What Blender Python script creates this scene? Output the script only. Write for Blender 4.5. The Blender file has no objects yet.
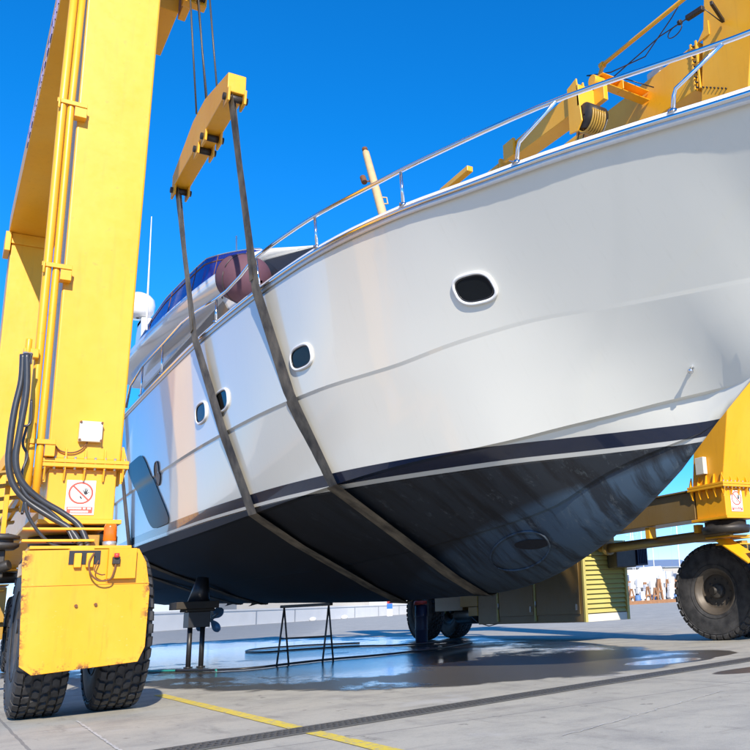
import bpy, bmesh, math, random
import numpy as np
from mathutils import Vector, Matrix
random.seed(7)
S = bpy.context.scene
COL = S.collection
R = math.radians
V = Vector

# ------------------------------------------------------------------ helpers
def pchip(xs, ys):
    xs = np.array(xs, float); ys = np.array(ys, float)
    h = np.diff(xs); d = np.diff(ys)/h; m = np.zeros(len(xs))
    for i in range(1, len(xs)-1):
        if d[i-1]*d[i] > 0:
            w1 = 2*h[i]+h[i-1]; w2 = h[i]+2*h[i-1]
            m[i] = (w1+w2)/(w1/d[i-1]+w2/d[i])
    m[0] = d[0]; m[-1] = d[-1]
    def f(x):
        x = min(max(x, xs[0]), xs[-1])
        i = min(int(np.searchsorted(xs, x, side='right'))-1, len(xs)-2); i = max(i, 0)
        t = (x-xs[i])/h[i]
        return float((2*t**3-3*t*t+1)*ys[i]+(t**3-2*t*t+t)*h[i]*m[i]+(-2*t**3+3*t*t)*ys[i+1]+(t**3-t*t)*h[i]*m[i+1])
    return f

class MB:
    """collects geometry for ONE mesh object; coordinates are world metres"""
    def __init__(s): s.v = []; s.f = []; s.sm = []
    def add(s, vs, fs, smooth=False):
        o = len(s.v); s.v += [V(p) for p in vs]
        for f in fs: s.f.append([i+o for i in f]); s.sm.append(smooth)
        return s
    def hexa(s, p):
        return s.add(p, [(3,2,1,0),(4,5,6,7),(0,1,5,4),(1,2,6,5),(2,3,7,6),(3,0,4,7)])
    def box(s, x0, x1, y0, y1, z0, z1):
        return s.hexa([(x0,y0,z0),(x1,y0,z0),(x1,y1,z0),(x0,y1,z0),(x0,y0,z1),(x1,y0,z1),(x1,y1,z1),(x0,y1,z1)])
    def bar(s, a, b, w, h, up=(0,0,1)):
        a = V(a); b = V(b); d = (b-a).normalized(); upv = V(up)
        if abs(d.dot(upv)) > .98: upv = V((0,1,0))
        r = d.cross(upv).normalized(); u = r.cross(d)
        q = [(-w/2,-h/2),(w/2,-h/2),(w/2,h/2),(-w/2,h/2)]
        return s.hexa([a+r*i+u*j for i, j in q]+[b+r*i+u*j for i, j in q])
    def tube(s, pts, rad, n=10, closed=False, cap=True):
        pts = [V(p) for p in pts]; N = len(pts)
        rads = rad if isinstance(rad, (list, tuple)) else [rad]*N
        vs = []; prev = None
        for i, p in enumerate(pts):
            if closed: t = pts[(i+1) % N]-pts[i-1]
            else: t = pts[min(i+1, N-1)]-pts[max(i-1, 0)]
            t.normalize()
            if prev is None:
                a = V((0,0,1)) if abs(t.z) < .9 else V((1,0,0))
                u = t.cross(a).normalized()
            else:
                u = (prev-t*prev.dot(t)).normalized()
            prev = u; w = t.cross(u)
            for k in range(n):
                a = 2*math.pi*k/n
                vs.append(p+(u*math.cos(a)+w*math.sin(a))*rads[i])
        fs = []
        for i in range(N if closed else N-1):
            j = (i+1) % N
            for k in range(n):
                l = (k+1) % n
                fs.append((i*n+k, i*n+l, j*n+l, j*n+k))
        o = len(s.v); s.add(vs, fs, True)
        if cap and not closed:
            s.f.append([o+k for k in range(n)][::-1]); s.sm.append(False)
            s.f.append([o+(N-1)*n+k for k in range(n)]); s.sm.append(False)
        return s
    def cyl(s, a, b, r, n=16): return s.tube([a, b], r, n)
    def lathe(s, prof, c, axis='x', n=48, smooth=True):
        """prof = [(along, radius)]"""
        c = V(c); vs = []
        for al, r in prof:
            for k in range(n):
                a = 2*math.pi*k/n
                if axis == 'x': vs.append(c+V((al, r*math.cos(a), r*math.sin(a))))
                elif axis == 'y': vs.append(c+V((r*math.cos(a), al, r*math.sin(a))))
                else: vs.append(c+V((r*math.cos(a), r*math.sin(a), al)))
        fs = [(i*n+k, i*n+(k+1) % n, (i+1)*n+(k+1) % n, (i+1)*n+k) for i in range(len(prof)-1) for k in range(n)]
        return s.add(vs, fs, smooth)
    def prism(s, poly, a, b):
        """polygon points (3D) extruded by vector a->b difference"""
        d = V(b)-V(a); n = len(poly); P = [V(p) for p in poly]
        vs = P+[p+d for p in P]
        fs = [tuple(range(n))[::-1], tuple(range(n, 2*n))]+[(i, (i+1) % n, n+(i+1) % n, n+i) for i in range(n)]
        return s.add(vs, fs)
    def build(s, name, mat, parent=None, bevel=0, seg=2, origin=None):
        me = bpy.data.meshes.new(name)
        off = V((0,0,0))
        p = parent
        while p is not None: off += p.location; p = p.parent
        me.from_pydata([v-off-(V(origin) if origin else V((0,0,0))) for v in s.v], [], s.f)
        me.polygons.foreach_set('use_smooth', s.sm)
        me.update()
        bm = bmesh.new(); bm.from_mesh(me); bmesh.ops.recalc_face_normals(bm, faces=bm.faces); bm.to_mesh(me); bm.free()
        if mat: me.materials.append(mat)
        o = bpy.data.objects.new(name, me); COL.objects.link(o)
        if parent: o.parent = parent
        if origin: o.location = V(origin)
        if bevel:
            m = o.modifiers.new('bevel', 'BEVEL'); m.width = bevel; m.segments = seg; m.limit_method = 'ANGLE'; m.angle_limit = R(40)
        return o

def each(mb_, name, mat, parent=None, bevel=0):
    """every loose piece of the collected geometry becomes a part of its own"""
    par = list(range(len(mb_.v)))
    def find(i):
        while par[i] != i: par[i] = par[par[i]]; i = par[i]
        return i
    for f in mb_.f:
        a = find(f[0])
        for q in f[1:]: par[find(q)] = a
    grp = {}
    for f, sm_ in zip(mb_.f, mb_.sm): grp.setdefault(find(f[0]), []).append((f, sm_))
    out = []
    for g_ in grp.values():
        ids = sorted({i for f, _ in g_ for i in f}); mp_ = {i: k for k, i in enumerate(ids)}
        n_ = MB(); n_.v = [mb_.v[i] for i in ids]; n_.f = [[mp_[i] for i in f] for f, _ in g_]; n_.sm = [q for _, q in g_]
        out.append(n_.build(name, mat, parent, bevel))
    return out
def tag(o, label=None, cat=None, group=None, kind=None):
    if label: o['label'] = label
    if cat: o['category'] = cat
    if group: o['group'] = group
    if kind: o['kind'] = kind
    return o
def thing(name, label, cat, loc=(0,0,0), group=None):
    o = bpy.data.objects.new(name, None); COL.objects.link(o); o.location = loc; o.empty_display_size = .3
    return tag(o, label, cat, group)

# ------------------------------------------------------------------ materials
class NT:
    def __init__(s, name):
        s.m = bpy.data.materials.new(name); s.m.use_nodes = True
        s.t = s.m.node_tree; s.b = s.t.nodes['Principled BSDF']
        s.co = s.t.nodes.new('ShaderNodeTexCoord').outputs['Object']
    def n(s, typ, **kw):
        nd = s.t.nodes.new(typ)
        for k, v in kw.items():
            if k in ('ins',): continue
            setattr(nd, k, v)
        for k, v in kw.get('ins', {}).items():
            if isinstance(v, bpy.types.NodeSocket): s.t.links.new(v, nd.inputs[k])
            else: nd.inputs[k].default_value = v
        return nd
    def noise(s, scale, detail=5, rough=.55, vec=None, out='Fac', dist=0):
        return s.n('ShaderNodeTexNoise', ins={'Vector': vec or s.co, 'Scale': scale, 'Detail': detail, 'Roughness': rough, 'Distortion': dist}).outputs[out]
    def mapv(s, scale=(1,1,1), loc=(0,0,0), rot=(0,0,0), vec=None):
        return s.n('ShaderNodeMapping', ins={'Vector': vec or s.co, 'Scale': scale, 'Location': loc, 'Rotation': rot}).outputs[0]
    def ramp(s, fac, a, b, ca=(0,0,0,1), cb=(1,1,1,1)):
        nd = s.t.nodes.new('ShaderNodeValToRGB'); s.t.links.new(fac, nd.inputs[0])
        e = nd.color_ramp.elements; e[0].position = a; e[1].position = b; e[0].color = ca; e[1].color = cb
        return nd.outputs[0]
    def math(s, op, a, b=0., clamp=False):
        nd = s.t.nodes.new('ShaderNodeMath'); nd.operation = op; nd.use_clamp = clamp
        for i, v in enumerate((a, b)):
            if isinstance(v, bpy.types.NodeSocket): s.t.links.new(v, nd.inputs[i])
            else: nd.inputs[i].default_value = v
        return nd.outputs[0]
    def mix(s, fac, a, b, mode='MIX'):
        nd = s.t.nodes.new('ShaderNodeMix'); nd.data_type = 'RGBA'; nd.blend_type = mode
        for i, v in ((0, fac), (6, a), (7, b)):
            if isinstance(v, bpy.types.NodeSocket): s.t.links.new(v, nd.inputs[i])
            else: nd.inputs[i].default_value = v if i == 0 or len(v) == 4 else (*v, 1)
        return nd.outputs[2]
    def set(s, **kw):
        for k, v in kw.items():
            k = {'col': 'Base Color', 'rough': 'Roughness', 'metal': 'Metallic', 'normal': 'Normal', 'coat': 'Coat Weight', 'coatr': 'Coat Roughness', 'spec': 'Specular IOR Level', 'trans': 'Transmission Weight', 'alpha': 'Alpha', 'ior': 'IOR'}[k]
            if isinstance(v, bpy.types.NodeSocket): s.t.links.new(v, s.b.inputs[k])
            else: s.b.inputs[k].default_value = (*v, 1) if isinstance(v, tuple) and len(v) == 3 else v
        return s.m
    def bump(s, h, strength=.3, dist=.01):
        return s.n('ShaderNodeBump', ins={'Height': h, 'Strength': strength, 'Distance': dist}).outputs[0]
    def xyz(s, vec=None):
        nd = s.n('ShaderNodeSeparateXYZ', ins={'Vector': vec or s.co}); return nd.outputs

def simple(name, col, rough=.5, metal=0, var=.15, scale=6, bump=0., coat=0):
    k = NT(name); nz = k.noise(scale)
    if name == 'tinted_glass': k.set(ior=1.25)
    c2 = tuple(c*(1-var) for c in col); c1 = tuple(min(1, c*(1+var)) for c in col)
    k.set(col=k.mix(nz, c2, c1), rough=rough, metal=metal, coat=coat)
    if bump: k.set(normal=k.bump(k.noise(scale*6), bump, .005))
    return k.m

def yellow_paint(name, col, grime=.35, streak=.5, sc=1., edge=False):
    k = NT(name)
    big = k.noise(1.3*sc, 6, .6)
    base = k.mix(big, tuple(c*.9 for c in col), tuple(min(1, c*1.1) for c in col))
    st = k.noise(3*sc, 6, .65, k.mapv((5,5,.35)))
    base = k.mix(k.math('MULTIPLY', k.ramp(st, .55, .8), streak*.5), base, (col[0]*.62, col[1]*.48, col[2]*.6+.01))
    gr = k.noise(9*sc, 8, .7)
    base = k.mix(k.math('MULTIPLY', k.ramp(gr, .62, .72), grime), base, (.11,.06,.03))
    base = k.mix(k.math('MULTIPLY', k.ramp(k.noise(.6*sc, 5, .6, k.mapv((1,1,.6), loc=(3,8,1))), .42, .68), .45), base, (min(1, col[0]*1.05), col[1]*1.32, col[2]+.06))
    chips = k.noise(40*sc, 3, .5)
    if edge:
        X = k.xyz(); xw = k.math('ADD', X[0], 6.25)
        d = k.math('MINIMUM', k.math('MINIMUM', k.math('SUBTRACT', xw, .70), k.math('SUBTRACT', 1.74, xw)), k.math('SUBTRACT', X[2], .45))
        ef = k.math('SUBTRACT', 1, k.math('MULTIPLY', d, 14), clamp=True)
        base = k.mix(k.math('MULTIPLY', ef, k.ramp(k.noise(13, 8, .75), .50, .58)), base, (.10,.035,.015))
        rs = k.noise(2.5, 6, .7, k.mapv((6,6,.5), loc=(1,2,3)))
        base = k.mix(k.math('MULTIPLY', k.ramp(rs, .58, .75), .5), base, (.50,.17,.01))
        scr_ = k.noise(9, 5, .8, k.mapv((1,1,5), rot=(0,R(8),0)))
        base = k.mix(k.math('MULTIPLY', k.ramp(scr_, .66, .69), .6), base, (.85,.62,.30))
    base = k.mix(k.math('MULTIPLY', k.ramp(chips, .72, .75), grime), base, (.09,.05,.03))
    k.set(col=base, rough=k.math('ADD', k.math('MULTIPLY', gr, .3), .22), spec=.5, normal=k.bump(k.noise(22), .06, .004))
    return k.m
M = {}
M['yellow'] = yellow_paint('yellow_paint', (.80,.375,.010), .3, .6)
M['yellow_plate'] = yellow_paint('yellow_plate_paint', (.80,.345,.007), .35, .7, 1.6, True)
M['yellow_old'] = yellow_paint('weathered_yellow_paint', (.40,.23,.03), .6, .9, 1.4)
M['yellow_dirty_shaded'] = yellow_paint('stained_shaded_yellow_paint', (.20,.125,.035), .8, 1., 1.5)  # stained yellow, base darkened so the colour carries shade on inner faces
M['louvre'] = yellow_paint('louvre_paint', (.46,.39,.12), .3, .5, 2)

def rubber():
    k = NT('tyre_rubber')
    d = k.noise(7, 7, .6)
    k.set(col=k.mix(k.ramp(d, .35, .7), (.016,.016,.018), (.055,.054,.055)), rough=.62, normal=k.bump(k.noise(60), .15, .004))
    return k.m
M['rubber'] = rubber()
M['dark_metal'] = simple('dark_greasy_metal', (.045,.04,.035), .5, .4, .5, 12, .2)
M['rim'] = simple('rim_paint', (.09,.075,.06), .5, .2, .4, 9, .1)
M['hub'] = simple('hub_paint', (.06,.055,.05), .5, .2, .4, 9)
M['black'] = simple('black_plastic', (.02,.02,.022), .4)
M['hose'] = simple('hydraulic_hose_rubber', (.035,.037,.042), .35, 0, .3, 20)
M['rope'] = simple('steel_rope', (.10,.095,.09), .45, .5, .5, 60, .4)
M['chrome'] = simple('polished_stainless', (.78,.78,.79), .12, 1, .03)
M['galv'] = simple('galvanised_steel', (.55,.55,.54), .4, .7, .1, 20)
M['white'] = simple('white_gelcoat', (.80,.80,.78), .18, 0, .03, 2, coat=.5)
M['cream'] = simple('cream_paint', (.58,.42,.22), .45, 0, .2, 8)
M['greybox'] = simple('grey_enamel', (.62,.60,.52), .45, 0, .1, 10)
M['red'] = simple('red_paint', (.6,.05,.04), .4)
M['bluep'] = simple('blue_plastic', (.006,.012,.045), .5)
M['rust'] = simple('rusted_steel', (.17,.07,.03), .8, 0, .5, 9, .3)
M['signwhite'] = simple('sign_white', (.82,.81,.78), .4, 0, .03)
M['signred'] = simple('sign_red', (.72,.10,.06), .4, 0, .06, 30)
M['signblack'] = simple('sign_black', (.03,.03,.03), .4)
M['lettering'] = simple('blue_lettering', (.09,.09,.32), .4)
M['bronze'] = simple('propeller_bronze', (.25,.22,.18), .3, .7, .2, 14)
M['propblue'] = simple('blue_painted_blade', (.10,.20,.34), .35, .2, .2, 14)
M['cover'] = simple('black_mesh_cover', (.006,.007,.011), .7, 0, .5, 30, .2)
M['fender'] = simple('fender_cover_fabric', (.115,.05,.072), .75, 0, .12, 14, .2)
M['fenderend'] = simple('fender_end_fabric', (.03,.015,.035), .7, 0, .2, 14)
M['winddark'] = simple('tinted_glass', (.008,.010,.012), .10, 0, .1)
M['shed'] = simple('shed_cladding', (.42,.40,.36), .8, 0, .2, .3)
M['concwall'] = simple('painted_concrete_wall', (.72,.72,.70), .8, 0, .1, .4)
M['warnred'] = simple('warning_red', (.5,.06,.05), .5)

def sling_mat():
    k = NT('sling_webbing'); x = k.xyz()
    n1 = k.noise(3, 6, .6); n2 = k.noise(60, 3)
    c = k.mix(k.ramp(n1, .35, .68), (.06,.048,.032), (.30,.245,.165))
    c = k.mix(k.math('MULTIPLY', n2, .35), c, (.05,.04,.03))
    k.set(col=c, rough=.75, normal=k.bump(n2, .4, .004)); return k.m
M['sling'] = sling_mat()

def hull_mat():
    k = NT('yacht_hull_paint'); X = k.xyz(); z = X[2]; y = X[1]
    def step(v, t, w=.004): return k.math('MULTIPLY', k.math('SUBTRACT', v, t-w/2), 1/w, clamp=True)
    nz = k.noise(.5, 4)
    white = k.mix(nz, (.69,.68,.605), (.73,.72,.65))
    run = k.noise(4, 5, .6, k.mapv((1.5,6,.25)))
    white = k.mix(k.math('MULTIPLY', k.ramp(run, .58, .8), .10), white, (.45,.42,.33))
    # antifouling: near black aft, scrubbed blue-grey plus painted light forward, brush streaks, scum line
    st = k.noise(.9, 8, .68, k.mapv((1,5,.5), rot=(R(-25),0,0)))
    st2 = k.noise(3.5, 10, .78, k.mapv((1,1.6,.8), rot=(R(-35),0,0)))
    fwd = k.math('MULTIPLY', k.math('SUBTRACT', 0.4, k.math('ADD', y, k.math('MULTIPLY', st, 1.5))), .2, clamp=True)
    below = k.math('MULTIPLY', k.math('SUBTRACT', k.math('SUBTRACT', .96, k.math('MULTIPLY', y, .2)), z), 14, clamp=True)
    lite = k.mix(below, (.022,.028,.036), (.055,.095,.14))  # facet below the spray rail painted lighter blue, standing in for light on it
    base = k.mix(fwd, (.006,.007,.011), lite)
    base = k.mix(k.math('MULTIPLY', k.ramp(st, .46, .60), .8), base, (.006,.006,.008))
    base = k.mix(k.math('MULTIPLY', k.ramp(st2, .56, .72), k.math('MULTIPLY', fwd, .75)), base, (.17,.20,.21))
    base = k.mix(k.math('MULTIPLY', k.ramp(st2, .68, .76), .25), base, (.16,.15,.13))
    c = k.mix(step(z, 2.292), base, (.62,.61,.55))
    c = k.mix(step(z, 2.335), c, (.004,.011,.034))
    c = k.mix(step(z, 2.475), c, white)
    above = step(z, 2.275)
    r = k.math('SUBTRACT', .62, k.math('MULTIPLY', above, .38))
    k.set(col=c, rough=r, coat=k.math('MULTIPLY', above, .6), coatr=.03,
          normal=k.bump(k.math('MULTIPLY', k.math('MULTIPLY', st2, k.math('SUBTRACT', 1, above)), .25), .12, .04))
    return k.m
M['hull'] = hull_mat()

def bluescreen():
    k = NT('blue_tinted_acrylic')
    g = k.n('ShaderNodeBsdfTransparent', ins={'Color': (.05,.16,.62,1)})
    d = k.n('ShaderNodeBsdfPrincipled', ins={'Base Color': (.02,.06,.35,1), 'Roughness': .12})
    mx = k.n('ShaderNodeMixShader', ins={0: .55, 1: g.outputs[0], 2: d.outputs[0]})
    k.t.links.new(mx.outputs[0], k.t.nodes['Material Output'].inputs[0]); return k.m
M['bluescreen'] = bluescreen()
def amber():
    k = NT('amber_beacon_glass'); k.set(col=(.95,.22,.01), rough=.15, trans=.35); return k.m
M['amber'] = amber()

def ground_mat():
    k = NT('yard_concrete'); X = k.xyz(); x = X[0]; y = X[1]
    big = k.noise(.22, 6, .6); mid = k.noise(1.6, 8, .65); fine = k.noise(28, 8, .75); speck = k.noise(140, 3, .6)
    c = k.mix(big, (.345,.325,.265), (.49,.462,.385))
    c = k.mix(k.math('MULTIPLY', k.ramp(mid, .45, .66), .6), c, (.24,.23,.205))
    c = k.mix(k.math('MULTIPLY', k.ramp(fine, .5, .8), .55), c, (.20,.195,.185))
    c = k.mix(k.math('MULTIPLY', k.ramp(speck, .58, .68), .55), c, (.60,.57,.50))
    c = k.mix(k.math('MULTIPLY', k.ramp(k.noise(.9, 4, .6, k.mapv((1,1,1), loc=(9,4,0))), .62, .68), .35), c, (.46,.455,.44))
    c = k.mix(k.math('MULTIPLY', k.ramp(k.noise(2.2, 7, .7, k.mapv((1.6,.35,1), loc=(5,1,0))), .55, .72), .65), c, (.17,.16,.14))
    c = k.mix(k.math('MULTIPLY', k.ramp(k.noise(5.5, 5, .6, k.mapv((1,1,1), loc=(2,7,0))), .655, .70), .75), c, (.10,.095,.085))
    c = k.mix(k.math('MULTIPLY', k.ramp(k.noise(75, 4, .7, k.mapv((1,1,1), loc=(1,3,0))), .60, .68), .5), c, (.15,.14,.12))
    c = k.mix(k.math('MULTIPLY', k.ramp(k.noise(1.2, 8, .75, k.mapv((.3,1.6,1), rot=(0,0,R(12)))), .56, .66), .4), c, (.17,.16,.14))
    # slab joints
    def line(v, period, off, w):
        m = k.math('MODULO', k.math('ADD', v, 1000+off), period)
        d = k.math('ABSOLUTE', k.math('SUBTRACT', m, period/2))
        return k.math('LESS_THAN', d, w)
    wob = k.math('MULTIPLY', k.math('SUBTRACT', k.noise(3, 4), .5), .03)
    j = k.math('MAXIMUM', line(k.math('ADD', x, wob), 5.4, 1.0, .012), line(k.math('ADD', y, wob), 5.4, 1.15, .012))
    c = k.mix(k.math('MULTIPLY', j, .6), c, (.13,.125,.12))
    # wetness
    nz = k.noise(.8, 6, .6)
    dist = k.math('MULTIPLY', k.math('SUBTRACT', nz, .5), .85)
    nzs = k.noise(3.3, 5, .6); dist = k.math('ADD', dist, k.math('MULTIPLY', k.math('SUBTRACT', nzs, .5), .3))
    def ell(cx, cy, rx, ry):
        a = k.math('POWER', k.math('ABSOLUTE', k.math('MULTIPLY', k.math('SUBTRACT', x, cx), 1/rx)), 2.)
        b = k.math('POWER', k.math('ABSOLUTE', k.math('MULTIPLY', k.math('SUBTRACT', y, cy), 1/ry)), 2.)
        return k.math('SUBTRACT', 1, k.math('SQRT', k.math('ADD', a, b)))
    w = k.math('MAXIMUM', ell(6.3, 14.6, 3.9, 6.6), ell(6.5, 26, 6., 13))
    w = k.math('MAXIMUM', w, ell(8.2, 9.6, 1.3, 1.1))
    w = k.math('ADD', w, k.math('MULTIPLY', dist, .32))
    s2 = k.math('ADD', k.math('MULTIPLY', ell(7.45, 6.75, .75, .28), .5), k.math('MULTIPLY', dist, .2))
    s3 = k.math('ADD', k.math('MULTIPLY', ell(7.75, 8.75, .75, .5), .6), k.math('MULTIPLY', dist, .15))
    w = k.math('MAXIMUM', w, k.math('MAXIMUM', s2, s3))
    damp = k.math('MULTIPLY', k.math('ADD', w, .015), 30, clamp=True)
    stk = k.noise(1.1, 7, .7, k.mapv((1,.55,1), rot=(0,0,R(-30))))
    pool = k.math('MULTIPLY', k.math('SUBTRACT', k.math('ADD', k.math('MULTIPLY', w, .55), k.math('MULTIPLY', k.math('SUBTRACT', stk, .5), 1.1)), k.math('ADD', .07, k.math('MULTIPLY', k.math('MAXIMUM', ell(7.2, 9.5, 3.0, 4.5), 0), .5))), 9, clamp=True)
    pool = k.math('MAXIMUM', pool, k.math('MULTIPLY', k.math('SUBTRACT', s3, .12), 20, clamp=True))
    wet = k.mix(mid, (.05,.044,.034), (.10,.09,.07))
    c = k.mix(damp, c, wet)
    c = k.mix(pool, c, (.045,.05,.055))
    rough = k.math('SUBTRACT', .82, k.math('MULTIPLY', damp, .48))
    rough = k.math('SUBTRACT', rough, k.math('MULTIPLY', pool, .315))
    dry = k.math('SUBTRACT', 1, pool)
    rip = k.noise(4.5, 6, .68, k.mapv((1,1.3,1)))
    h = k.math('ADD', k.math('MULTIPLY', k.math('ADD', fine, k.math('MULTIPLY', speck, .9)), k.math('MULTIPLY', dry, .35)), k.math('MULTIPLY', k.math('MULTIPLY', rip, pool), .9))
    k.set(col=c, rough=rough, normal=k.bump(h, .5, .02), spec=.5)
    return k.m
M['ground'] = ground_mat()
def line_paint():
    k = NT('worn_yellow_marking')
    n1 = k.noise(14, 8, .75); n2 = k.noise(2.5, 4)
    c = k.mix(n2, (.62,.45,.03), (.70,.55,.07))
    c = k.mix(k.ramp(n1, .50, .60), c, (.36,.33,.24))
    k.set(col=c, rough=.75, normal=k.bump(k.noise(60), .3, .004)); return k.m
M['marking'] = line_paint()
def whiteish():
    k = NT('worn_pale_streak'); n1 = k.noise(20, 8, .75)
    k.set(col=k.mix(k.ramp(n1, .45, .6), (.55,.53,.48), (.35,.34,.32)), rough=.85); return k.m
M['pale'] = whiteish()
M['grate'] = simple('drain_grate_iron', (.12,.115,.105), .6, .5, .3, 20, .3)

# ------------------------------------------------------------------ the setting
g = MB(); n = 24
gx = [-3000,-600,-120,-30,-6,0,6,12,30,120,600,3000]; gy = [-400,-60,-10,0,8,16,30,80,200,800,4000]
vs = [(a, b, 0) for b in gy for a in gx]; W = len(gx)
fs = [(j*W+i, j*W+i+1, (j+1)*W+i+1, (j+1)*W+i) for j in range(len(gy)-1) for i in range(W-1)]
g.add(vs, fs); tag(g.build('ground', M['ground']), kind='structure')

m = MB()
for a, b in ((2.19,2.31),):
    ys = np.arange(-2, 11.9, .5)
    vs = []; 
    for yy in ys:
        vs += [(a+random.uniform(-.006,.006)+(.09-.0*yy), yy, .004), (b+random.uniform(-.006,.006)+.09, yy, .004)]
    m.add(vs, [(2*i, 2*i+1, 2*i+3, 2*i+2) for i in range(len(ys)-1)])
tag(m.build('road_marking', M['marking']), kind='structure')

# drain channel: slotted iron grating along a slightly oblique line
d0 = V((-3.5,5.42,0)); d1 = V((15,9.05,0)); dd = (d1-d0).normalized(); dn = V((-dd.y, dd.x, 0))
L = (d1-d0).length
dr = thing('drain_channel', 'long slotted iron drain grating set in the concrete yard floor', 'drain', tuple(d0))
mb = MB(); fr = MB(); tr = MB()
tr.prism([d0-dn*.13+V((0,0,.002)), d1-dn*.13+V((0,0,.002)), d1+dn*.13+V((0,0,.002)), d0+dn*.13+V((0,0,.002))], (0,0,0), (0,0,.002))
k_ = 0; t = 0
while t < L:
    p = d0+dd*t
    mb.bar(p-dn*.12+V((0,0,.008)), p+dn*.12+V((0,0,.008)), .022, .006)
    t += .05
for o_ in (-.045, .045): mb.bar(d0+dn*o_+V((0,0,.0085)), d1+dn*o_+V((0,0,.0085)), .014, .0065)
for o_ in (-.135, .135): fr.bar(d0+dn*o_+V((0,0,.008)), d1+dn*o_+V((0,0,.008)), .03, .010)
tr.build('channel_bed', M['black'], dr); mb.build('grate', M['grate'], dr); fr.build('frame', M['grate'], dr)
# pale mortar lines beside the drain and old scratches
pm = MB()
def strip(pts, w, z=.0045):
    vs = []; P = [V((*p, z)) for p in pts]
    for i, p in enumerate(P):
        t_ = (P[min(i+1, len(P)-1)]-P[max(i-1, 0)]).normalized(); nn = V((-t_.y, t_.x, 0))
        ww = w*random.uniform(.6, 1.3)/2
        vs += [p-nn*ww, p+nn*ww]
    pm.add(vs, [(2*i, 2*i+1, 2*i+3, 2*i+2) for i in range(len(P)-1)])
def wander(a, b, n_=40, amp=.015):
    a = V((*a,0)); b = V((*b,0)); return [tuple((a.lerp(b, i/n_)+V((random.uniform(-amp,amp), random.uniform(-amp,amp), 0))).xy) for i in range(n_+1)]
strip(wander((d0+dn*.18).xy, (d1+dn*.18).xy, 160, .012), .035)
strip(wander((1.22,9.3), (1.12,5.2), 90, .006), .022)
#strip([(3.9+.0*i+.42*math.cos(i*.25+2.2)*1.4, 4.7+.55*math.sin(i*.25+2.2)) for i in range(14)], .012)
strip(wander((3.3,4.7), (5.6,5.6), 40, .02), .010)
tag(pm.build('pavement_cracks', M['pale']), kind='structure')

# ------------------------------------------------------------------ yacht hull form
XC = 6.25
sh_b = pchip([2.0,2.15,2.6,3.4,4.2,5.2,6,7,8,10,12,15,20,24.6], [0,.16,.44,.82,1.15,1.6,1.95,2.3,2.6,2.95,3.1,3.2,3.25,3.15])
sh_z = pchip([2,3,4.2,5.3,6.7,7.8,9,11.6,14.2,17,20,24.6], [4.73,4.75,4.78,4.82,4.86,4.92,4.98,5.04,5.08,5.07,5.05,5.02])
k1_b = pchip([4.15,4.6,5,6,7,8,9,10,12,15,20,24.6], [0,.16,.42,.96,1.49,1.98,2.34,2.63,2.9,3.05,3.1,3.02])
k1_z = pchip([4.15,5,6.2,6.9,7.8,8.8,12,18,24.6], [3.57,3.57,3.59,3.62,3.56,3.47,3.45,3.42,3.38])
k2_b = pchip([5.35,5.6,5.8,6,6.3,6.6,7,7.5,8,10,12,15,20,24.6], [0,.01,.06,.16,.34,.54,.82,1.14,1.44,2.22,2.6,2.86,3.0,2.95])
k2_z = pchip([5.35,5.9,6.3,6.83,7.3,7.83,9,10,12,15,20,24.6], [2.79,2.75,2.71,2.63,2.57,2.50,2.43,2.36,2.23,2.14,2.12,2.16])
rl_b = pchip([6.1,7,8,10,12,16,20,24.6], [0,.36,.62,.98,1.15,1.3,1.38,1.4])
rl_z = pchip([6.1,7.2,8.1,9.6,11,14,18,24.6], [2.40,2.13,1.82,1.64,1.55,1.50,1.53,1.68])
st_z = pchip([2.0,2.6,3.4,4.25,5.42,5.95,6.35,7.0,7.6,8.3,9.0,9.6,10.4,11.2,13.2,14.4,19,24.6,31],
             [4.73,4.42,3.98,3.50,2.80,2.47,2.21,1.85,1.56,1.31,1.12,1.02,.965,.95,.95,.97,1.09,1.24,1.38])
Y1 = 30.5
def section(y):
    zk = st_z(y)
    P = [(sh_b(y) if y > 2.0 else 0, sh_z(y))]
    sb, sz = P[0]
    kb, kz = (k1_b(y), k1_z(y)) if y > 4.15 else (0, zk)
    for t in (.12, .3, .5, .7, .86):
        bow = max(0, 1-abs(y-5.5)/5.5)
        P.append((max(0, sb+(kb-sb)*t + .02*bow*math.sin(math.pi*t)*min(1, sb)), sz+(kz-sz)*t))
    P.append((kb, kz))
    P.append((max(0, kb-.028) if kb > 0 else 0, kz-.035 if kb > .05 else kz))
    cb, cz = (k2_b(y), k2_z(y)) if y > 5.35 else (0, zk)
    b0, z0 = P[-1]
    for t in (.33, .66): P.append((b0+(cb-b0)*t, z0+(cz-z0)*t))
    P.append((cb, cz))
    P.append((max(0, cb-.07) if cb > .12 else cb*.6, cz-.015 if cb > 0 else cz))
    rb, rz = (rl_b(y), rl_z(y)) if y > 6.1 else (0, zk)
    b0, z0 = P[-1]
    for t in (.5,): P.append((b0+(rb-b0)*t*1.02, z0+(rz-z0)*t-.03*min(1, rb)))
    P.append((rb+.0, rz)); P.append((max(0, rb-.05) if rb > .08 else rb*.5, rz-.008 if rb > 0 else rz))
    b0, z0 = P[-1]
    zk2 = zk
    P.append((b0*.5+.05*min(1, b0*3), z0+(zk2-z0)*.55-.02*min(1, b0)))
    P.append((min(.05, b0*.3), zk2+.0)); P.append((0, zk2))
    return [(b, max(z, zk)) for b, z in P]
SHARP = (6, 7, 10, 11, 13, 14)
def side_b(y, z):
    P = section(y)
    for (b0, z0), (b1, z1) in zip(P, P[1:]):
        if z1 <= z <= z0: return b0+(b1-b0)*(0 if z0 == z1 else (z0-z)/(z0-z1))
    return P[0][0]
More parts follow.
